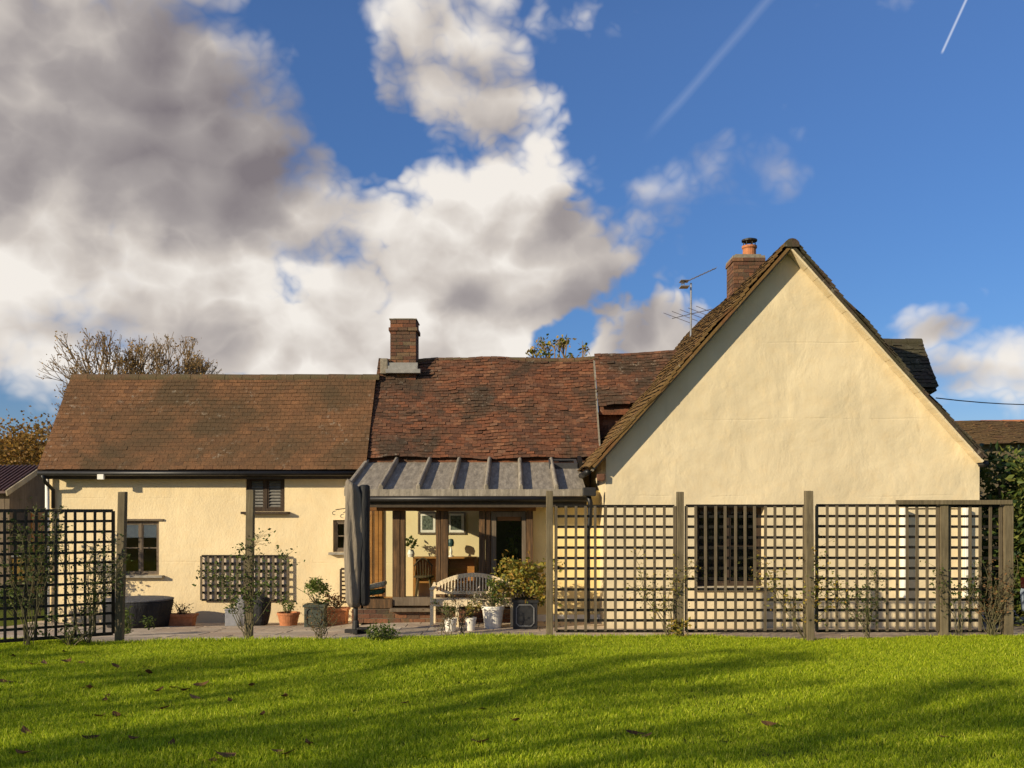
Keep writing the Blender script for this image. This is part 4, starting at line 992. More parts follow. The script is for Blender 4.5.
tp = box_pot(304, 324, 628, 605, M_GRNPOT, 'square_planter', 'weathered dark green square planter before the small window', M_IRON)
bush('shrub', 'round green shrub in the dark green square planter', tp, (.28, .25, .25), 420, .06, L_CONIF, None, .27, 9, 'shrub', 9)
tp = box_pot(326, 346, 627, 609, M_TERRA, 'terracotta_planter', 'square terracotta planter left of the parasol base', None, .06)
bush('shrub', 'reddish dry shrub in the terracotta planter by the parasol', tp, (.3, .2, .2), 160, .05, L_DRY, None, .2, 9, 'shrub', 6)
tp = box_pot(164, 193, 627, 615, M_TERRA, 'terracotta_trough', 'long terracotta trough beside the covered round table', None, .05, depth=.24)
bush('pot_plant', 'dry seed-headed plant in the terracotta trough', tp, (.28, .14, .16), 120, .04, L_DRY, None, .12, 14, 'plant', 6)
m = MB(); c = P(505, 0, 15.4); c.z = .0
# covered garden furniture
Yc = 17.2; xc = PX(138, Yc); gz = patio_z(xc, Yc)
t = thing('covered_table', 'round garden table under a dark cover by the left window', 'table', (xc, Yc, gz))
fold = lambda a, u: 1 + (.035 * math.sin(a * 9 + 1) + .02 * math.sin(a * 17)) * (1 - u)
hz = PZ(600.5, Yc) - gz
b = MB(); b.lathe((xc, Yc, gz + .012), [(.50, 0), (.53, .12), (.57, .3), (.61, hz - .04), (.60, hz)], 60, fold=fold); b.build('cover_skirt', M_DKCOVER, t, smooth=True)
b = MB(); b.lathe((xc, Yc, gz + hz + .012), [(.61, 0), (.615, .02), (.57, .03), (.3, .04), (.05, .045)], 48); b.build('cover_top', fabric('grey_cover_top', (.10, .10, .105)), t, smooth=True)
Yb = 17.6; xb = PX(259, Yb); gz = patio_z(xb, Yb)
t = thing('covered_barbecue', 'barbecue under a black cover beneath the wall lattice', 'barbecue', (xb, Yb, gz))
b = MB(); b.lathe((xb, Yb, gz + .02), [(.15, 0), (.175, .1), (.205, .25), (.215, .4), (.185, .49), (.08, .54)], 30, sx=.95, fold=lambda a, u: 1 + .08 * math.sin(a * 5 + u * 2) + .03 * math.sin(a * 13)); b.build('cover', M_DKCOVER, t, smooth=True)
for sx in (-.1, .1):
    b = MB(); b.tube([(xb + sx, Yb, gz), (xb + sx, Yb, gz + .1)], .02, 6); b.build('leg', M_IRON, t)
Yb = 17.5; x0 = PX(226.5, Yb); x1 = PX(241, Yb); gz = patio_z(x0, Yb)
t = thing('storage_box', 'grey plastic box half draped with a pale sheet, left of the black cover', 'box', ((x0 + x1) / 2, Yb, gz))
b = MB(); b.box(x0, x1, Yb - .1, Yb + .2, gz + .012, gz + .29); b.box(x0 - .012, x1 + .012, Yb - .112, Yb + .212, gz + .29, gz + .32); b.build('box_body', M_GREYBOX, t, bevel=.01)
b = MB(); b.lathe((x1 + .03, Yb - .02, gz + .013), [(.14, 0), (.11, .17), (.14, .33), (.13, .46), (.05, .52)], 24, sx=.9, fold=lambda a, u: 1 + .14 * math.sin(a * 6 + u * 3)); b.build('sheet', fabric('grey_sheet', (.2, .19, .185)), t, smooth=True)

# ------------------------------------------------------------------ covered parasol
Yu = 15.0; xu = PX(357, Yu)
t = thing('parasol', 'closed cantilever parasol in a taupe cover at the sunroom corner', 'parasol', (xu, Yu, 0))
z0, z1 = PZ(607, Yu), PZ(484, Yu)
prof = []
for i in range(26):
    u = i / 25; prof.append((.125 + .02 * math.sin(u * 3) - .05 * max(0, .06 - u) / .06 - .03 * max(0, u - .96) / .04, z0 + (z1 - z0) * u))
def ufold(a, u): return 1 + .12 * math.sin(a * 3 + 2.2 * math.sin(u * 3)) + .08 * math.sin(a * 7 + u * 6) + .03 * math.sin(u * 30 + a * 2)
b = MB(); b.lathe((xu - .05, Yu, 0), prof, 72, sx=1.0, sy=1.1, fold=ufold)
b.v = [(x, y, z + (.10 * (xu - .05 - x) / .14 + .01 if z > z1 - .12 else 0)) for x, y, z in b.v]
b.build('cover', M_COVER, t, smooth=True)
b = MB(); b.lathe((xu + .115, Yu + .03, 0), [(.06, z0 + .02), (.085, z0 + .08), (.09, z0 + .5), (.088, z0 + 1.2), (.09, z1 - .12), (.085, z1 - .03), (.05, z1 - .01)], 32, sx=.9, sy=1.3, fold=lambda a, u: 1 + .06 * math.sin(a * 4 + u * 9) + .04 * math.sin(a * 9 + u * 4))
b.build('mast_cover', M_DKCOVER, t, smooth=True)
b = MB(); b.tube([(xu - .02, Yu, .08), (xu - .02, Yu, z0 + .1)], .035, 10); b.build('pole', M_IRON, t, smooth=True)
b = MB(); b.box(xu - .19, xu + .17, Yu - .035, Yu + .035, .012, .07); b.box(xu - .035, xu + .035, Yu - .2, Yu + .2, .013, .075); b.lathe((xu - .02, Yu, .07), [(.06, 0), (.05, .12), (.04, .14)], 12); b.build('base', M_IRON, t, bevel=.006)
b = MB(); b.box(xu + .02, xu + .2, Yu - .18, Yu - .02, .075, .11); b.build('base_weight', M_IRON, t, bevel=.02)

# ------------------------------------------------------------------ bench
Yn = 15.75; bx0, bx1 = PX(430, Yn), PX(514, Yn)
t = thing('garden_bench', 'pale wooden bench with an arched slatted back in front of the sunroom', 'bench', ((bx0 + bx1) / 2, Yn, 0))
yf, yb = Yn, Yn + .5; seat = .45
for x in (bx0, (bx0 + bx1) / 2 - .27, bx1 - .06):
    b = MB(); b.box(x, x + .055, yf, yf + .055, .012, seat + (.17 if x != (bx0 + bx1) / 2 - .27 else -.03)); b.build('leg', M_BENCH, t, bevel=.005)
for x in (bx0, bx1 - .06):
    b = MB(); b.bar((x + .027, yb, .012), (x + .027, yb + .08, .62), .055, .055); b.build('leg', M_BENCH, t, bevel=.005)
    b = MB(); b.box(x - .01, x + .065, yf - .03, yb + .04, seat + .17, seat + .2); b.build('armrest', M_BENCH, t, bevel=.008)
b = MB()
for i in range(5): b.box(bx0 + .01, bx1 - .01, yf + .015 + i * .097, yf + .09 + i * .097, seat - .025, seat)
b.box(bx0 + .055, bx1 - .06, yf + .005, yf + .03, seat - .10, seat - .026); b.build('seat', M_BENCH, t, bevel=.004)
b = MB(); n = 24; W = bx1 - bx0
arch = lambda u: .60 + .23 * math.sin(math.pi * u) ** .75 if 0 < u < 1 else .68
for i in range(n):
    u0, u1 = i / n, (i + 1) / n; b.bar((bx0 + W * u0, yb + .08 + .02, arch(u0)), (bx0 + W * u1 + .004, yb + .10, arch(u1)), .04, .07)
b.box(bx0 + .05, bx1 - .05, yb + .01, yb + .045, seat + .06, seat + .11)
for i in range(1, 26):
    u = i / 26; b.bar((bx0 + W * u, yb + .03, seat + .1), (bx0 + W * u, yb + .095, arch(u) - .01), .022, .014, up=(0, 1, 0))
b.build('backrest', M_BENCH, t)

# ------------------------------------------------------------------ inside the sunroom
FLZ = PZ(603, 17.0)
for pa, lab in ((418, 'framed dark print on the sunroom wall, left of the thick middle post'), (446.5, 'framed dark print on the sunroom wall, right of the thick middle post')):
    t = thing('picture', lab, 'picture', (PX(pa + 9, BY), BY, PZ(533, BY)), 'pair of prints in the sunroom'); x0, x1 = PX(pa, BY), PX(pa + 19, BY); z0, z1 = PZ(534, BY), PZ(512, BY)
    b = MB()
    for q in ((x0, x1, z0, z0 + .03), (x0, x1, z1 - .03, z1), (x0, x0 + .03, z0 + .03, z1 - .03), (x1 - .03, x1, z0 + .03, z1 - .03)): b.box(q[0], q[1], BY - .035, BY - .004, q[2], q[3])
    b.build('frame', M_GREYFRAME, t)
    b = MB(); b.box(x0 + .03, x1 - .03, BY - .02, BY - .006, z0 + .03, z1 - .03); b.build('mount', M_BLIND, t)
    b = MB(); b.box(x0 + .08, x1 - .08, BY - .025, BY - .0205, z0 + .08, z1 - .07); b.build('print', M_PIC, t)
t = thing('sideboard', 'orange pine sideboard with an open shelf along the sunroom back wall', 'sideboard', (PX(446, BY), BY - .2, FLZ)); x0, x1 = PX(413, BY - .3), PX(477, BY - .3); zt = PZ(557, BY - .3)
b = MB(); b.box(x0, x1, BY - .32, BY - .02, zt - .03, zt); b.build('top', M_SHELF, t, bevel=.004)
b = MB(); b.box(x0 + .02, x1 - .02, BY - .3, BY - .03, FLZ + .28, FLZ + .31); b.build('shelf', M_SHELF, t)
b = MB(); b.box(x0 + .02, x1 - .02, BY - .05, BY - .03, FLZ + .31, zt - .03); b.build('back_panel', M_SHELF, t)
for x in (x0, (x0 + x1) / 2, x1 - .05):
    b = MB(); b.box(x, x + .05, BY - .31, BY - .05, FLZ, zt - .03); b.build('leg', M_SHELF, t)
t = thing('dining_chair', 'dark spindle-back chair seen through the left sunroom pane', 'chair', (PX(424, 17.7), 17.7, FLZ)); xc = PX(424, 17.7)
b = MB(); b.lathe((xc, 17.7, FLZ + .40), [(.17, 0), (.19, .015), (.19, .035), (.16, .04)], 20); b.build('seat', M_CHAIR, t)
for sx, sy in ((-.13, -.12), (.13, -.12), (-.13, .12), (.13, .12)):
    b = MB(); b.tube([(xc + sx * 1.2, 17.7 + sy * 1.2, FLZ), (xc + sx * .8, 17.7 + sy * .8, FLZ + .4)], [.013, .017], 7); b.build('leg', M_CHAIR, t)
b = MB()
for i in range(7):
    u = -.14 + i * .28 / 6; b.tube([(xc + u, 17.56, FLZ + .43), (xc + u * 1.15, 17.52, FLZ + .74 - abs(u) * .8)], .008, 5)
b.tube([(xc - .17 + .34 * i / 10, 17.52, FLZ + .62 + .15 * math.sin(math.pi * i / 10)) for i in range(11)], .014, 6); b.build('backrest', M_CHAIR, t)
t = thing('table_lamp', 'small lamp with a dark green shade on the pine sideboard', 'lamp', (PX(451, 18.05), 18.05, zt)); xl = PX(451, 18.05)
b = MB(); b.lathe((xl, 18.05, zt), [(.05, 0), (.05, .02), (.02, .04), (.03, .1), (.012, .17), (.012, .2)], 14); b.build('lamp_base', M_WHITEPOT, t)
b = MB(); b.lathe((xl, 18.05, zt + .2), [(.05, 0), (.06, .07), (.045, .13), (.02, .14)], 14); b.build('lamp_shade', simple('teal_shade', (.02, .06, .06), .5, .2), t)
_b = Vector((PX(411, 18.0), 18.0, zt))
t = thing('house_plant', 'leafy house plant in a white vase on the left of the sideboard', 'plant', _b)
b = MB(); b.lathe(_b, [(.05, 0), (.07, .06), (.05, .13), (.055, .14)], 14); b.build('vase', M_WHITEPOT, t)
b = MB(); foliage(b, _b + Vector((0, 0, .27)), (.14, .1, .12), 70, .08); b.build('foliage', L_GREEN, t)
_b = Vector((PX(513, 17.2), 17.2, FLZ)); t = thing('house_plant', 'dark leafy plant added behind the door glass for its leaf reflection', 'plant', _b)  # plant added behind the glass in place of reflected leaves
b = MB(); b.lathe(_b, [(.10, 0), (.14, .25), (.15, .28), (.12, .28)], 16); b.build('plant_pot', M_GREYBOX, t)
b = MB(); foliage(b, _b + Vector((0, 0, .85)), (.2, .15, .5), 260, .10, clump=9); b.tube([_b, _b + Vector((0, 0, 1.1))], [.012, .006], 5); b.build('foliage', L_LAUREL, t)
t = thing('cushion_stack', 'white and green cushions piled inside the left sunroom pane', 'cushions', (PX(374, 16.85), 16.85, FLZ))
for i, (mm, zz) in enumerate(((M_DKCOVER, 0), (M_CUSHG, .11), (M_CUSHW, .2))):
    b = MB(); b.frame_box(Vector((PX(361, 16.8) + .03 * i, 16.72, FLZ + .03 + zz)), Vector((1, 0, .12 * i)).normalized(), (0, 1, 0), (0, 0, 1), .38, .3, .085); b.build('cushion', mm, t, bevel=.03)

# ------------------------------------------------------------------ trees
def grow(m, f, p, d, L, r, depth, twig_leaf, spread=.6, leafn=2, size=.06, up=.12, seg=3):
    pts = [p]; q = p.copy(); dd = d.copy()
    for i in range(seg):
        dd = (dd + Vector((random.gauss(0, .13), random.gauss(0, .13), random.gauss(up * .5, .1)))).normalized(); q = q + dd * L / seg; pts.append(q.copy())
    m.tube(pts, [max(.006, r * (1 - .35 * i / seg)) for i in range(seg + 1)], 6 if depth > 2 else 3, cap=False)
    if depth <= 0:
        for _ in range(leafn if random.random() < twig_leaf else 0): f.leaf(pts[-1].lerp(pts[-2], random.random()) + Vector((random.gauss(0, .05), random.gauss(0, .05), random.gauss(0, .05))), size * random.uniform(.6, 1.4))
        return
    n = random.choice((2, 3, 3)) if depth > 1 else random.choice((2, 3, 4))
    for k in range(n):
        a = Vector((random.gauss(0, 1), random.gauss(0, 1), random.gauss(0, 1))); a = (a - dd * a.dot(dd)).normalized()
        nd = (dd + a * random.uniform(.5, 1.1) * spread + Vector((0, 0, up))).normalized()
        at = pts[-1] if k == 0 or depth > 2 else pts[-1].lerp(pts[-2], random.random())
        grow(m, f, at, nd, L * random.uniform(.62, .85), r * .62, depth - 1, twig_leaf, spread, leafn, size, up, seg)
def branchy(name, label, base, trunk_h, trunk_r, limbs, L, depth, lm, twig_leaf, spread, leafn, size, up=.15, lean=.5, group=None, bark=None, cat='tree'):
    base = Vector(base); t = thing(name, label, cat, base, group); m = MB(); f = MB()
    top = base + Vector((0, 0, trunk_h)); m.tube([base, base + Vector((.05, 0, trunk_h * .5)), top], [trunk_r * 1.25, trunk_r, trunk_r * .85], 9)
    for i in range(limbs):
        an = 2 * math.pi * (i + random.uniform(-.3, .3)) / limbs; dd = Vector((math.cos(an) * lean, math.sin(an) * lean, random.uniform(.5, 1.0))).normalized()
        grow(m, f, top - Vector((0, 0, random.uniform(0, trunk_h * .2))), dd, L * random.uniform(.85, 1.15), trunk_r * .6, depth, twig_leaf, spread, leafn, size, up)
    m.build('trunk', bark or M_BARK, t, smooth=True)
    if f.f: f.build('crown', lm, t)
    return t
random.seed(21)
branchy('bare_tree', 'nearly bare autumn tree rising behind the left end of the roof', (PX(139, 24), 24, -.02), 3.5, .11, 13, .98, 5, L_OCHRE, .8, .5, 2, .06, .12, .72, bark=M_TWIG)
branchy('bare_tree', 'small bare tree just showing past the left roof verge', (PX(66, 25), 25, -.02), 2.0, .05, 5, .62, 4, L_OCHRE, .4, .6, 2, .08, .1, .9, bark=M_TWIG)
random.seed(5)
branchy('golden_tree', 'small golden-leaved treetop showing over the middle ridge', (PX(563, 27), 27, -.02), 5.4, .1, 6, .75, 3, L_YGREEN, 1, .6, 4, .13, .2, .7, bark=M_TWIG)
def crown_tree(name, label, base, h, rad, n, size, lm, group=None):
    base = Vector(base); t = thing(name, label, 'tree', base, group); m = MB(); f = MB()
    m.tube([base, base + Vector((.1, 0, h * .5)), base + Vector((0, .1, h * .8))], [.28, .2, .08], 8)
    cl = []
    for _ in range(26):
        d = Vector((random.gauss(0, 1), random.gauss(0, 1), random.gauss(0, 1))).normalized() * random.uniform(.45, 1.0); c = base + Vector((d.x * rad, d.y * rad, h * .6 + d.z * h * .38)); cl.append(c)
        m.tube([base + Vector((0, 0, h * random.uniform(.3, .6))), c], [.07, .02], 5)
    for _ in range(n):
        c = random.choice(cl); s = rad * .24; f.leaf(c + Vector((random.gauss(0, s), random.gauss(0, s), random.gauss(0, s))), size * random.uniform(.6, 1.4), None, None, .8)
    m.build('trunk', M_BARK, t); f.build('crown', lm, t); return t
G_WOOD = 'autumn trees beyond the outbuilding'
crown_tree('autumn_tree', 'large russet tree above the ribbed outbuilding roof, against the cottage verge', (PX(38, 46), 46, 0), 5.3, 2.8, 17000, .17, L_AUTUMN, G_WOOD)
crown_tree('autumn_tree', 'tawny tree at the picture edge above the outbuilding roof', (PX(2, 50), 50, 0), 5.5, 3.1, 17000, .17, L_AUTUMN, G_WOOD)
crown_tree('autumn_tree', 'low orange tree in the gap between the two larger autumn trees', (PX(20, 43), 43, 0), 4.7, 2.4, 11000, .16, L_AUTUMN, G_WOOD)
# evergreen hedge on the right
random.seed(9)
hb = Vector((11, 16.3, 0)); t = thing('laurel_hedge', 'tall dark evergreen hedge right of the gable corner', 'hedge', hb)
m = MB()
for i in range(9): m.tube([(8.3 + i * .7, 16.4, 0), (8.3 + i * .7 + random.uniform(-.2, .2), 16.3, 2.4)], [.06, .02], 6)
m.build('stem', M_BARK, t)
m = MB(); cl = [Vector((random.uniform(8.0, 14), random.uniform(15.75, 16.9), random.uniform(.3, 3.25) )) for _ in range(800)]
cl = [c for c in cl if c.z < 2.98 + .2 * math.sin(c.x * 2.1)]
for _ in range(40000):
    c = random.choice(cl); m.leaf(c + Vector((random.gauss(0, .16), random.gauss(0, .16), random.gauss(0, .16))), .15 * random.uniform(.6, 1.3), None, None, .5)
m.build('foliage', L_LAUREL, t)
# far barn on the right
t = thing('barn', 'distant barn roof of brown tiles beyond the evergreen hedge', 'barn', (21, 38, 0))
m = MB(); x0, x1 = PX(958, 38), PX(1150, 38); ze, zr_ = PZ(447, 38), PZ(424, 42)
tiles(m, (x0, 38, ze), (1, 0, .012), (0, 4, zr_ - ze), x1 - x0, math.hypot(4, zr_ - ze), .16, .25, .02, lambda a, v: .1 * math.sin(a * .6), None, 2); m.build('roof', M_TILE_G, t)
m = MB(); m.box(x0 + .3, x1 - .3, 38.4, 45, 0, ze + .25); m.build('wall', M_POST, t)
m = MB(); ridge_tiles(m, (x0, 42, zr_ - .02), (x1, 42, zr_ + .1), .16, .45); m.build('ridge', M_TERRA, t)
# overhead wire
a = Vector((PX(936, 18.4), 18.4, PZ(398, 18.4))); bq = Vector((PX(1180, 30), 30, PZ(383, 30))); m = MB()
m.tube([a.lerp(bq, i / 16) - Vector((0, 0, .35 * 4 * (i / 16) * (1 - i / 16))) for i in range(17)], .011, 5); m.thing('overhead_cable', M_IRON, a, 'thin black cable running from the dormer towards the right', 'cable')

# ------------------------------------------------------------------ outbuilding on the left
OX = PX(5.5, 21); oy0, oy1, oyr = 21.0, 24.2, 22.6; oz0 = PZ(491, 21.0); ozr = PZ(466, oyr)
t = thing('outbuilding', 'low timber outbuilding with a dark ribbed roof left of the cottage', 'outbuilding', (OX, 21, 0))
m = MB(); Lr = Vector((0, oyr - oy0, ozr - oz0)); n_ = 60
m.prism([(OX - 6, oy0, oz0), (OX - 6, oyr, ozr), (OX - 6, oy1, oz0), (OX - 6, oy1, oz0 - .05), (OX - 6, oyr, ozr - .05), (OX - 6, oy0, oz0 - .05)], (6.03, 0, 0))
for i in range(n_): m.bar((OX - 6 + i * .1 + .05, oy0 - .01, oz0 + .015), (OX - 6 + i * .1 + .05, oyr, ozr + .015), .03, .035)
m.build('roof', M_RUST, t)
m = MB(); m.prism([(OX - .12, oy0 + .2, 0), (OX - .12, oy1 - .2, 0), (OX - .12, oy1 - .2, oz0), (OX - .12, oyr, ozr - .08), (OX - .12, oy0 + .2, oz0)], (.1, 0, 0)); 
m.build('wall', M_GREYFRAME, t)
m = MB(); m.box(OX - 6, OX - .13, oy0 + .2, oy0 + .3, 0, oz0 - .05); m.build('front_boarding', M_GREYFRAME, t)
m = MB(); m.bar((OX + .02, oy0, oz0 - .05), (OX + .02, oyr, ozr - .06), .03, .12); m.build('bargeboard', M_PALEWOOD, t)
m = MB(); m.box(OX - .02, OX - .005, oy0 + .35, oy0 + .95, 1.2, 1.95); w = m.build('window', M_DKBROWN, t)
m = MB(); m.box(OX - .006, OX + .003, oy0 + .42, oy0 + .88, 1.27, 1.88); m.build('pane', M_DARKROOM, w)
m = MB(); m.box(OX - .9, OX - .3, oy0 + .18, oy0 + .2, 1.0, 1.9); m.build('window', M_DARKROOM, t)
m = MB(); m.box(OX - .02, OX + .012, oy0 + 1.15, oy0 + 1.85, .0, 1.9); m.build('door', M_SHELF, t)
m = MB()
for k in range(2): m.box(OX - .01, OX + .014, oy0 + .30 + k * .4, oy0 + .62 + k * .4, .35, .85)
m.build('yellow_window', simple('yellow_reflection', (.62, .40, .10), .8, .15), t)  # yellow window reflection put in as flat panel colour
m = MB(); m.box(OX - .02, OX + .05, oy0 + .25, oy0 + 1.08, .90, .98); m.build('sill', M_WHITE, t)
cane_plant('garden_shrub', 'tall leafy shrub between the outbuilding and the cottage corner', (PX(38, 17.6), 17.6, 0), 2.3, .45, 16, 320, .07, L_GREEN, cat='shrub')
bush('garden_shrub', 'low tangled shrub before the outbuilding door', (PX(14, 17.5), 17.5, 0), (.8, .5, .45), 500, .07, L_CONIF, cat='shrub')

# ------------------------------------------------------------------ parked car behind the trellis on the right
cx, cy = 10.1, 14.6
t = thing('parked_car', 'silver-blue hatchback parked below the evergreen hedge, half behind the corner post', 'car', (cx, cy, 0))
M_CAR = simple('car_paint', (.26, .31, .38), .25, .05, 5, spec=.6); M_CARGL = simple('car_glass', (.01, .012, .015), .08, .1, spec=.6); M_TYRE = simple('tyre', (.018, .018, .018), .8, .2); M_RIM = simple('rim', (.3, .3, .31), .35, .1, metal=.7)
w2_ = .85
side = [(-1.95, .3), (-1.98, .62), (-1.9, .88), (-1.6, .95), (-1.05, 1.36), (-.2, 1.44), (.75, 1.34), (1.25, .98), (1.8, .86), (1.97, .66), (1.97, .3)]
m = MB(); n = len(side); secs = []
for yy, inset, low in ((-w2_, .0, 1), (-w2_ * .99, 0, 1), (0, 0, 0), (w2_ * .99, 0, 1), (w2_, 0, 1)): pass
vs = []; ylev = [-w2_, -w2_ * .5, 0, w2_ * .5, w2_]
for yy in ylev:
    for (x, z) in side:
        k = max(0, (z - .9)) / .54; vs.append((cx + x * (1 - .02 * abs(yy)), cy + yy * (1 - .18 * k), z))
fs = []
for j in range(4):
    for i in range(n): i2 = (i + 1) % n; fs.append((j * n + i, j * n + i2, (j + 1) * n + i2, (j + 1) * n + i))
fs.append(tuple(range(n - 1, -1, -1))); fs.append(tuple(range(4 * n, 5 * n))); m.add(vs, fs, .5); o = m.build('body', M_CAR, t, bevel=.05); fix_normals(o)
for sgn in (-1, 1):
    m = MB(); yy = cy + sgn * (w2_ * .90 + .01)
    for poly in ([(-1.42, .98), (-.98, 1.28), (-.3, 1.35), (-.3, .96)], [(-.24, .96), (-.24, 1.35), (.62, 1.26), (1.05, .98)]):
        pts = [(cx + x, cy + sgn * (w2_ * (1 - .18 * max(0, z - .9) / .54) + .006), z) for x, z in poly]
        m.prism(pts, (0, sgn * .008, 0))
    o = m.build('side_window', M_CARGL, t); fix_normals(o)
m = MB(); m.prism([(cx - 1.60, cy - .68, .965), (cx - 1.60, cy + .68, .965), (cx - 1.08, cy + .6, 1.35), (cx - 1.08, cy - .6, 1.35)], (-.012, 0, .012)); m.build('rear_window', M_CARGL, t)
m = MB(); m.prism([(cx + 1.24, cy - .7, 1.0), (cx + 1.24, cy + .7, 1.0), (cx + .78, cy + .6, 1.33), (cx + .78, cy - .6, 1.33)], (.012, 0, .012)); m.build('windscreen', M_CARGL, t)
for sx in (-1.25, 1.25):
    for sgn in (-1, 1):
        m = MB(); yy = cy + sgn * .80; m.tube([(cx + sx, yy - .1, .31), (cx + sx, yy + .1, .31)], .31, 24); w = m.build('wheel', M_TYRE, t)
        m = MB(); q = yy + sgn * .101; m.tube([(cx + sx, q - .004, .31), (cx + sx, q + .004, .31)], .19, 16); m.build('rim', M_RIM, w)
for sgn in (-1, 1):
    m = MB(); m.box(cx - 1.97, cx - 1.90, cy + sgn * .65 - .12, cy + sgn * .65 + .12, .68, .86); m.build('tail_light', simple('red_lens', (.03, .006, .006), .3, .1), t, bevel=.02)

# ------------------------------------------------------------------ trees behind the viewer that shade the lawn
random.seed(33)
def shade_tree(x, y, label, h, L, depth, leaf, lean, r=.16, size=.14):
    branchy('garden_tree', label, (x, y, 0), h, r, 7, L, depth, L_OCHRE, leaf, .75, 3, size, .10, lean)
shade_tree(-17.5, -4.0, 'tall thin-leaved tree far left of the viewer shading the lawn', 5.0, 1.7, 4, .9, 1.2, .2, .2)
shade_tree(-23.5, -7.5, 'spreading tree behind the viewer shading the near lawn', 5.2, 1.8, 4, .9, 1.3, .2, .2)
shade_tree(-15.5, 1.5, 'smaller garden tree beyond the left picture edge shading the lawn', 2.6, 1.1, 4, .8, 1.4, .14, .16)

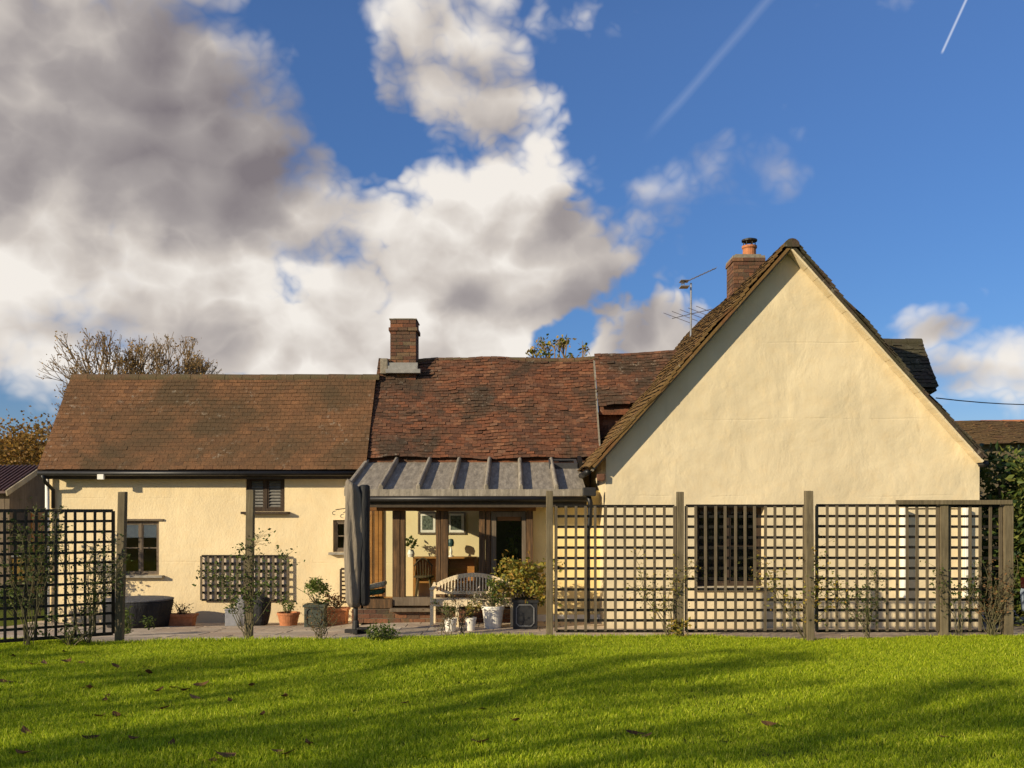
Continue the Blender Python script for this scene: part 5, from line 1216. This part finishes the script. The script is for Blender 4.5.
# ------------------------------------------------------------------ grass
def grass(edge=False):
    col = bpy.data.collections.new('grass_tufts')          # not linked to the scene: only read by the scatter
    for k in range(6):
        me = bpy.data.meshes.new('grass_tuft'); vs = []; fs = []; rr = []
        nb = 30
        for b in range(nb):
            a = random.uniform(0, 6.283); d = .075 * math.sqrt(random.random()); x, y = d * math.cos(a), d * math.sin(a)
            h = random.uniform(.018, .046) * (1.25 if random.random() < .12 else 1); lean = random.uniform(.1, .75) * h; la = random.uniform(0, 6.283); w = random.uniform(.0020, .0036)
            wa = random.uniform(0, 6.283); wx, wy = math.cos(wa) * w, math.sin(wa) * w; lx, ly = math.cos(la) * lean, math.sin(la) * lean
            o = len(vs)
            vs += [(x - wx, y - wy, -.012), (x + wx, y + wy, -.012), (x + wx * .8 + lx * .4, y + wy * .8 + ly * .4, h * .6), (x - wx * .8 + lx * .4, y - wy * .8 + ly * .4, h * .6), (x + lx, y + ly, h)]
            fs += [(o, o + 1, o + 2, o + 3), (o + 3, o + 2, o + 4)]; v = random.random() ** 1.2; rr += [v, v]
        me.from_pydata(vs, [], fs); at = me.attributes.new('rnd', 'FLOAT', 'FACE'); at.data.foreach_set('value', rr); me.materials.append(L_GRASS)
        col.objects.link(bpy.data.objects.new('grass_tuft', me))
    # the carrier sheet: the part of the lawn in view and a margin
    m = MB(); xs = [-13 + i * .5 for i in range(53)]; ys = []
    rows = [4.4 + i * .4 for i in range(22)] if not edge else [0, 1]
    for y in rows:
        for x in xs:
            lim = patio_y(x) + .03
            yy = 4.4 + (y - 4.4) / (rows[-1] - 4.4) * (lim - 4.4) if not edge else lim - .10 + .12 * y
            m.v.append((x, yy, lawn_z(x, y if not edge else 12.4)))
    n = len(xs)
    for j in range(len(rows) - 1):
        for i in range(n - 1):
            m.f.append((j * n + i, j * n + i + 1, (j + 1) * n + i + 1, (j + 1) * n + i)); m.r.append(.5)
    # behind the dark trellis panel, left of the cottage
    o = m.build('grass' if not edge else 'edge_grass', M_TURF); o['kind'] = 'stuff'
    o.location.z = .004
    ng = bpy.data.node_groups.new('grass_scatter', 'GeometryNodeTree')
    ng.interface.new_socket('Geometry', in_out='INPUT', socket_type='NodeSocketGeometry'); ng.interface.new_socket('Geometry', in_out='OUTPUT', socket_type='NodeSocketGeometry')
    N = ng.nodes; Lk = ng.links; gi = N.new('NodeGroupInput'); go = N.new('NodeGroupOutput')
    dp = N.new('GeometryNodeDistributePointsOnFaces'); dp.inputs['Density'].default_value = 400; dp.inputs['Seed'].default_value = 3
    ci = N.new('GeometryNodeCollectionInfo'); ci.inputs['Collection'].default_value = col; ci.inputs['Separate Children'].default_value = True; ci.inputs['Reset Children'].default_value = True
    ip = N.new('GeometryNodeInstanceOnPoints'); ip.inputs['Pick Instance'].default_value = True
    rv_ = N.new('FunctionNodeRandomValue'); rv_.data_type = 'FLOAT_VECTOR'; rv_.inputs[0].default_value = (-.08, -.08, 0); rv_.inputs[1].default_value = (.08, .08, 6.283)
    rs = N.new('FunctionNodeRandomValue'); rs.data_type = 'FLOAT'; rs.inputs[2].default_value = .7 if not edge else .9; rs.inputs[3].default_value = 1.25 if not edge else 1.7
    nz = N.new('ShaderNodeTexNoise'); nz.inputs['Scale'].default_value = .9; nz.inputs['Detail'].default_value = 4
    mm = N.new('ShaderNodeMath'); mm.operation = 'MULTIPLY_ADD'; mm.inputs[1].default_value = 1.6; mm.inputs[2].default_value = .2
    mx = N.new('ShaderNodeMath'); mx.operation = 'MULTIPLY'
    jg = N.new('GeometryNodeJoinGeometry')
    Lk.new(gi.outputs[0], dp.inputs[0]); Lk.new(dp.outputs['Points'], ip.inputs['Points']); Lk.new(ci.outputs[0], ip.inputs['Instance'])
    Lk.new(rv_.outputs[0], ip.inputs['Rotation']); Lk.new(rs.outputs[1], mx.inputs[0]); Lk.new(nz.outputs[0], mm.inputs[0]); Lk.new(mm.outputs[0], mx.inputs[1]); Lk.new(mx.outputs[0], ip.inputs['Scale'])
    Lk.new(ip.outputs[0], jg.inputs[0]); Lk.new(gi.outputs[0], jg.inputs[0]); Lk.new(jg.outputs[0], go.inputs[0])
    o.modifiers.new('scatter', 'NODES').node_group = ng
random.seed(11)
grass()
grass(True)

# ------------------------------------------------------------------ fallen leaves
random.seed(17)
spots = [(14, 660), (32, 667), (44, 666), (64, 655), (66, 665), (82, 666), (117, 670), (4, 687), (11, 687), (83, 690), (90, 690), (107, 697), (149, 675), (158, 691), (174, 687), (183, 690), (201, 685), (203, 683), (105, 701), (162, 711), (100, 719), (117, 719), (26, 736), (91, 744), (24, 759), (172, 750), (213, 766), (225, 763), (277, 757), (286, 759), (309, 749), (262, 719), (285, 699), (252, 686), (515, 727), (134, 745), (646, 744), (636, 742), (480, 752), (482, 712), (195, 698), (230, 703), (405, 705), (770, 728), (945, 740)]
for px, py in spots:
    Y = (EYE - LAWN) * F / (py - HY); x = PX(px, Y); z = lawn_z(x, Y) + .035; s = random.uniform(.045, .085); yaw = random.uniform(0, 6.28)
    m = MB(); prof = [(-1, 0), (-.75, .35), (-.2, .55), (.3, .42), (.75, .2), (1, 0), (.75, -.22), (.3, -.44), (-.2, -.5), (-.75, -.3)]
    u = Vector((math.cos(yaw), math.sin(yaw), random.uniform(-.3, .3))); v = Vector((-math.sin(yaw), math.cos(yaw), random.uniform(-.3, .3))); c = Vector((x, Y, z)); curl = random.uniform(.4, 1.0)
    vs = [c] + [c + u * a * s + v * b * s + Vector((0, 0, curl * s * (a * a * .6 + b * b))) for a, b in prof]
    m.add(vs, [(0, i + 1, (i + 1) % 10 + 1) for i in range(10)]); m.thing('fallen_leaf', L_DRY, c, 'curled brown fallen leaf lying on the lawn', 'leaf', 'fallen leaves on the lawn')
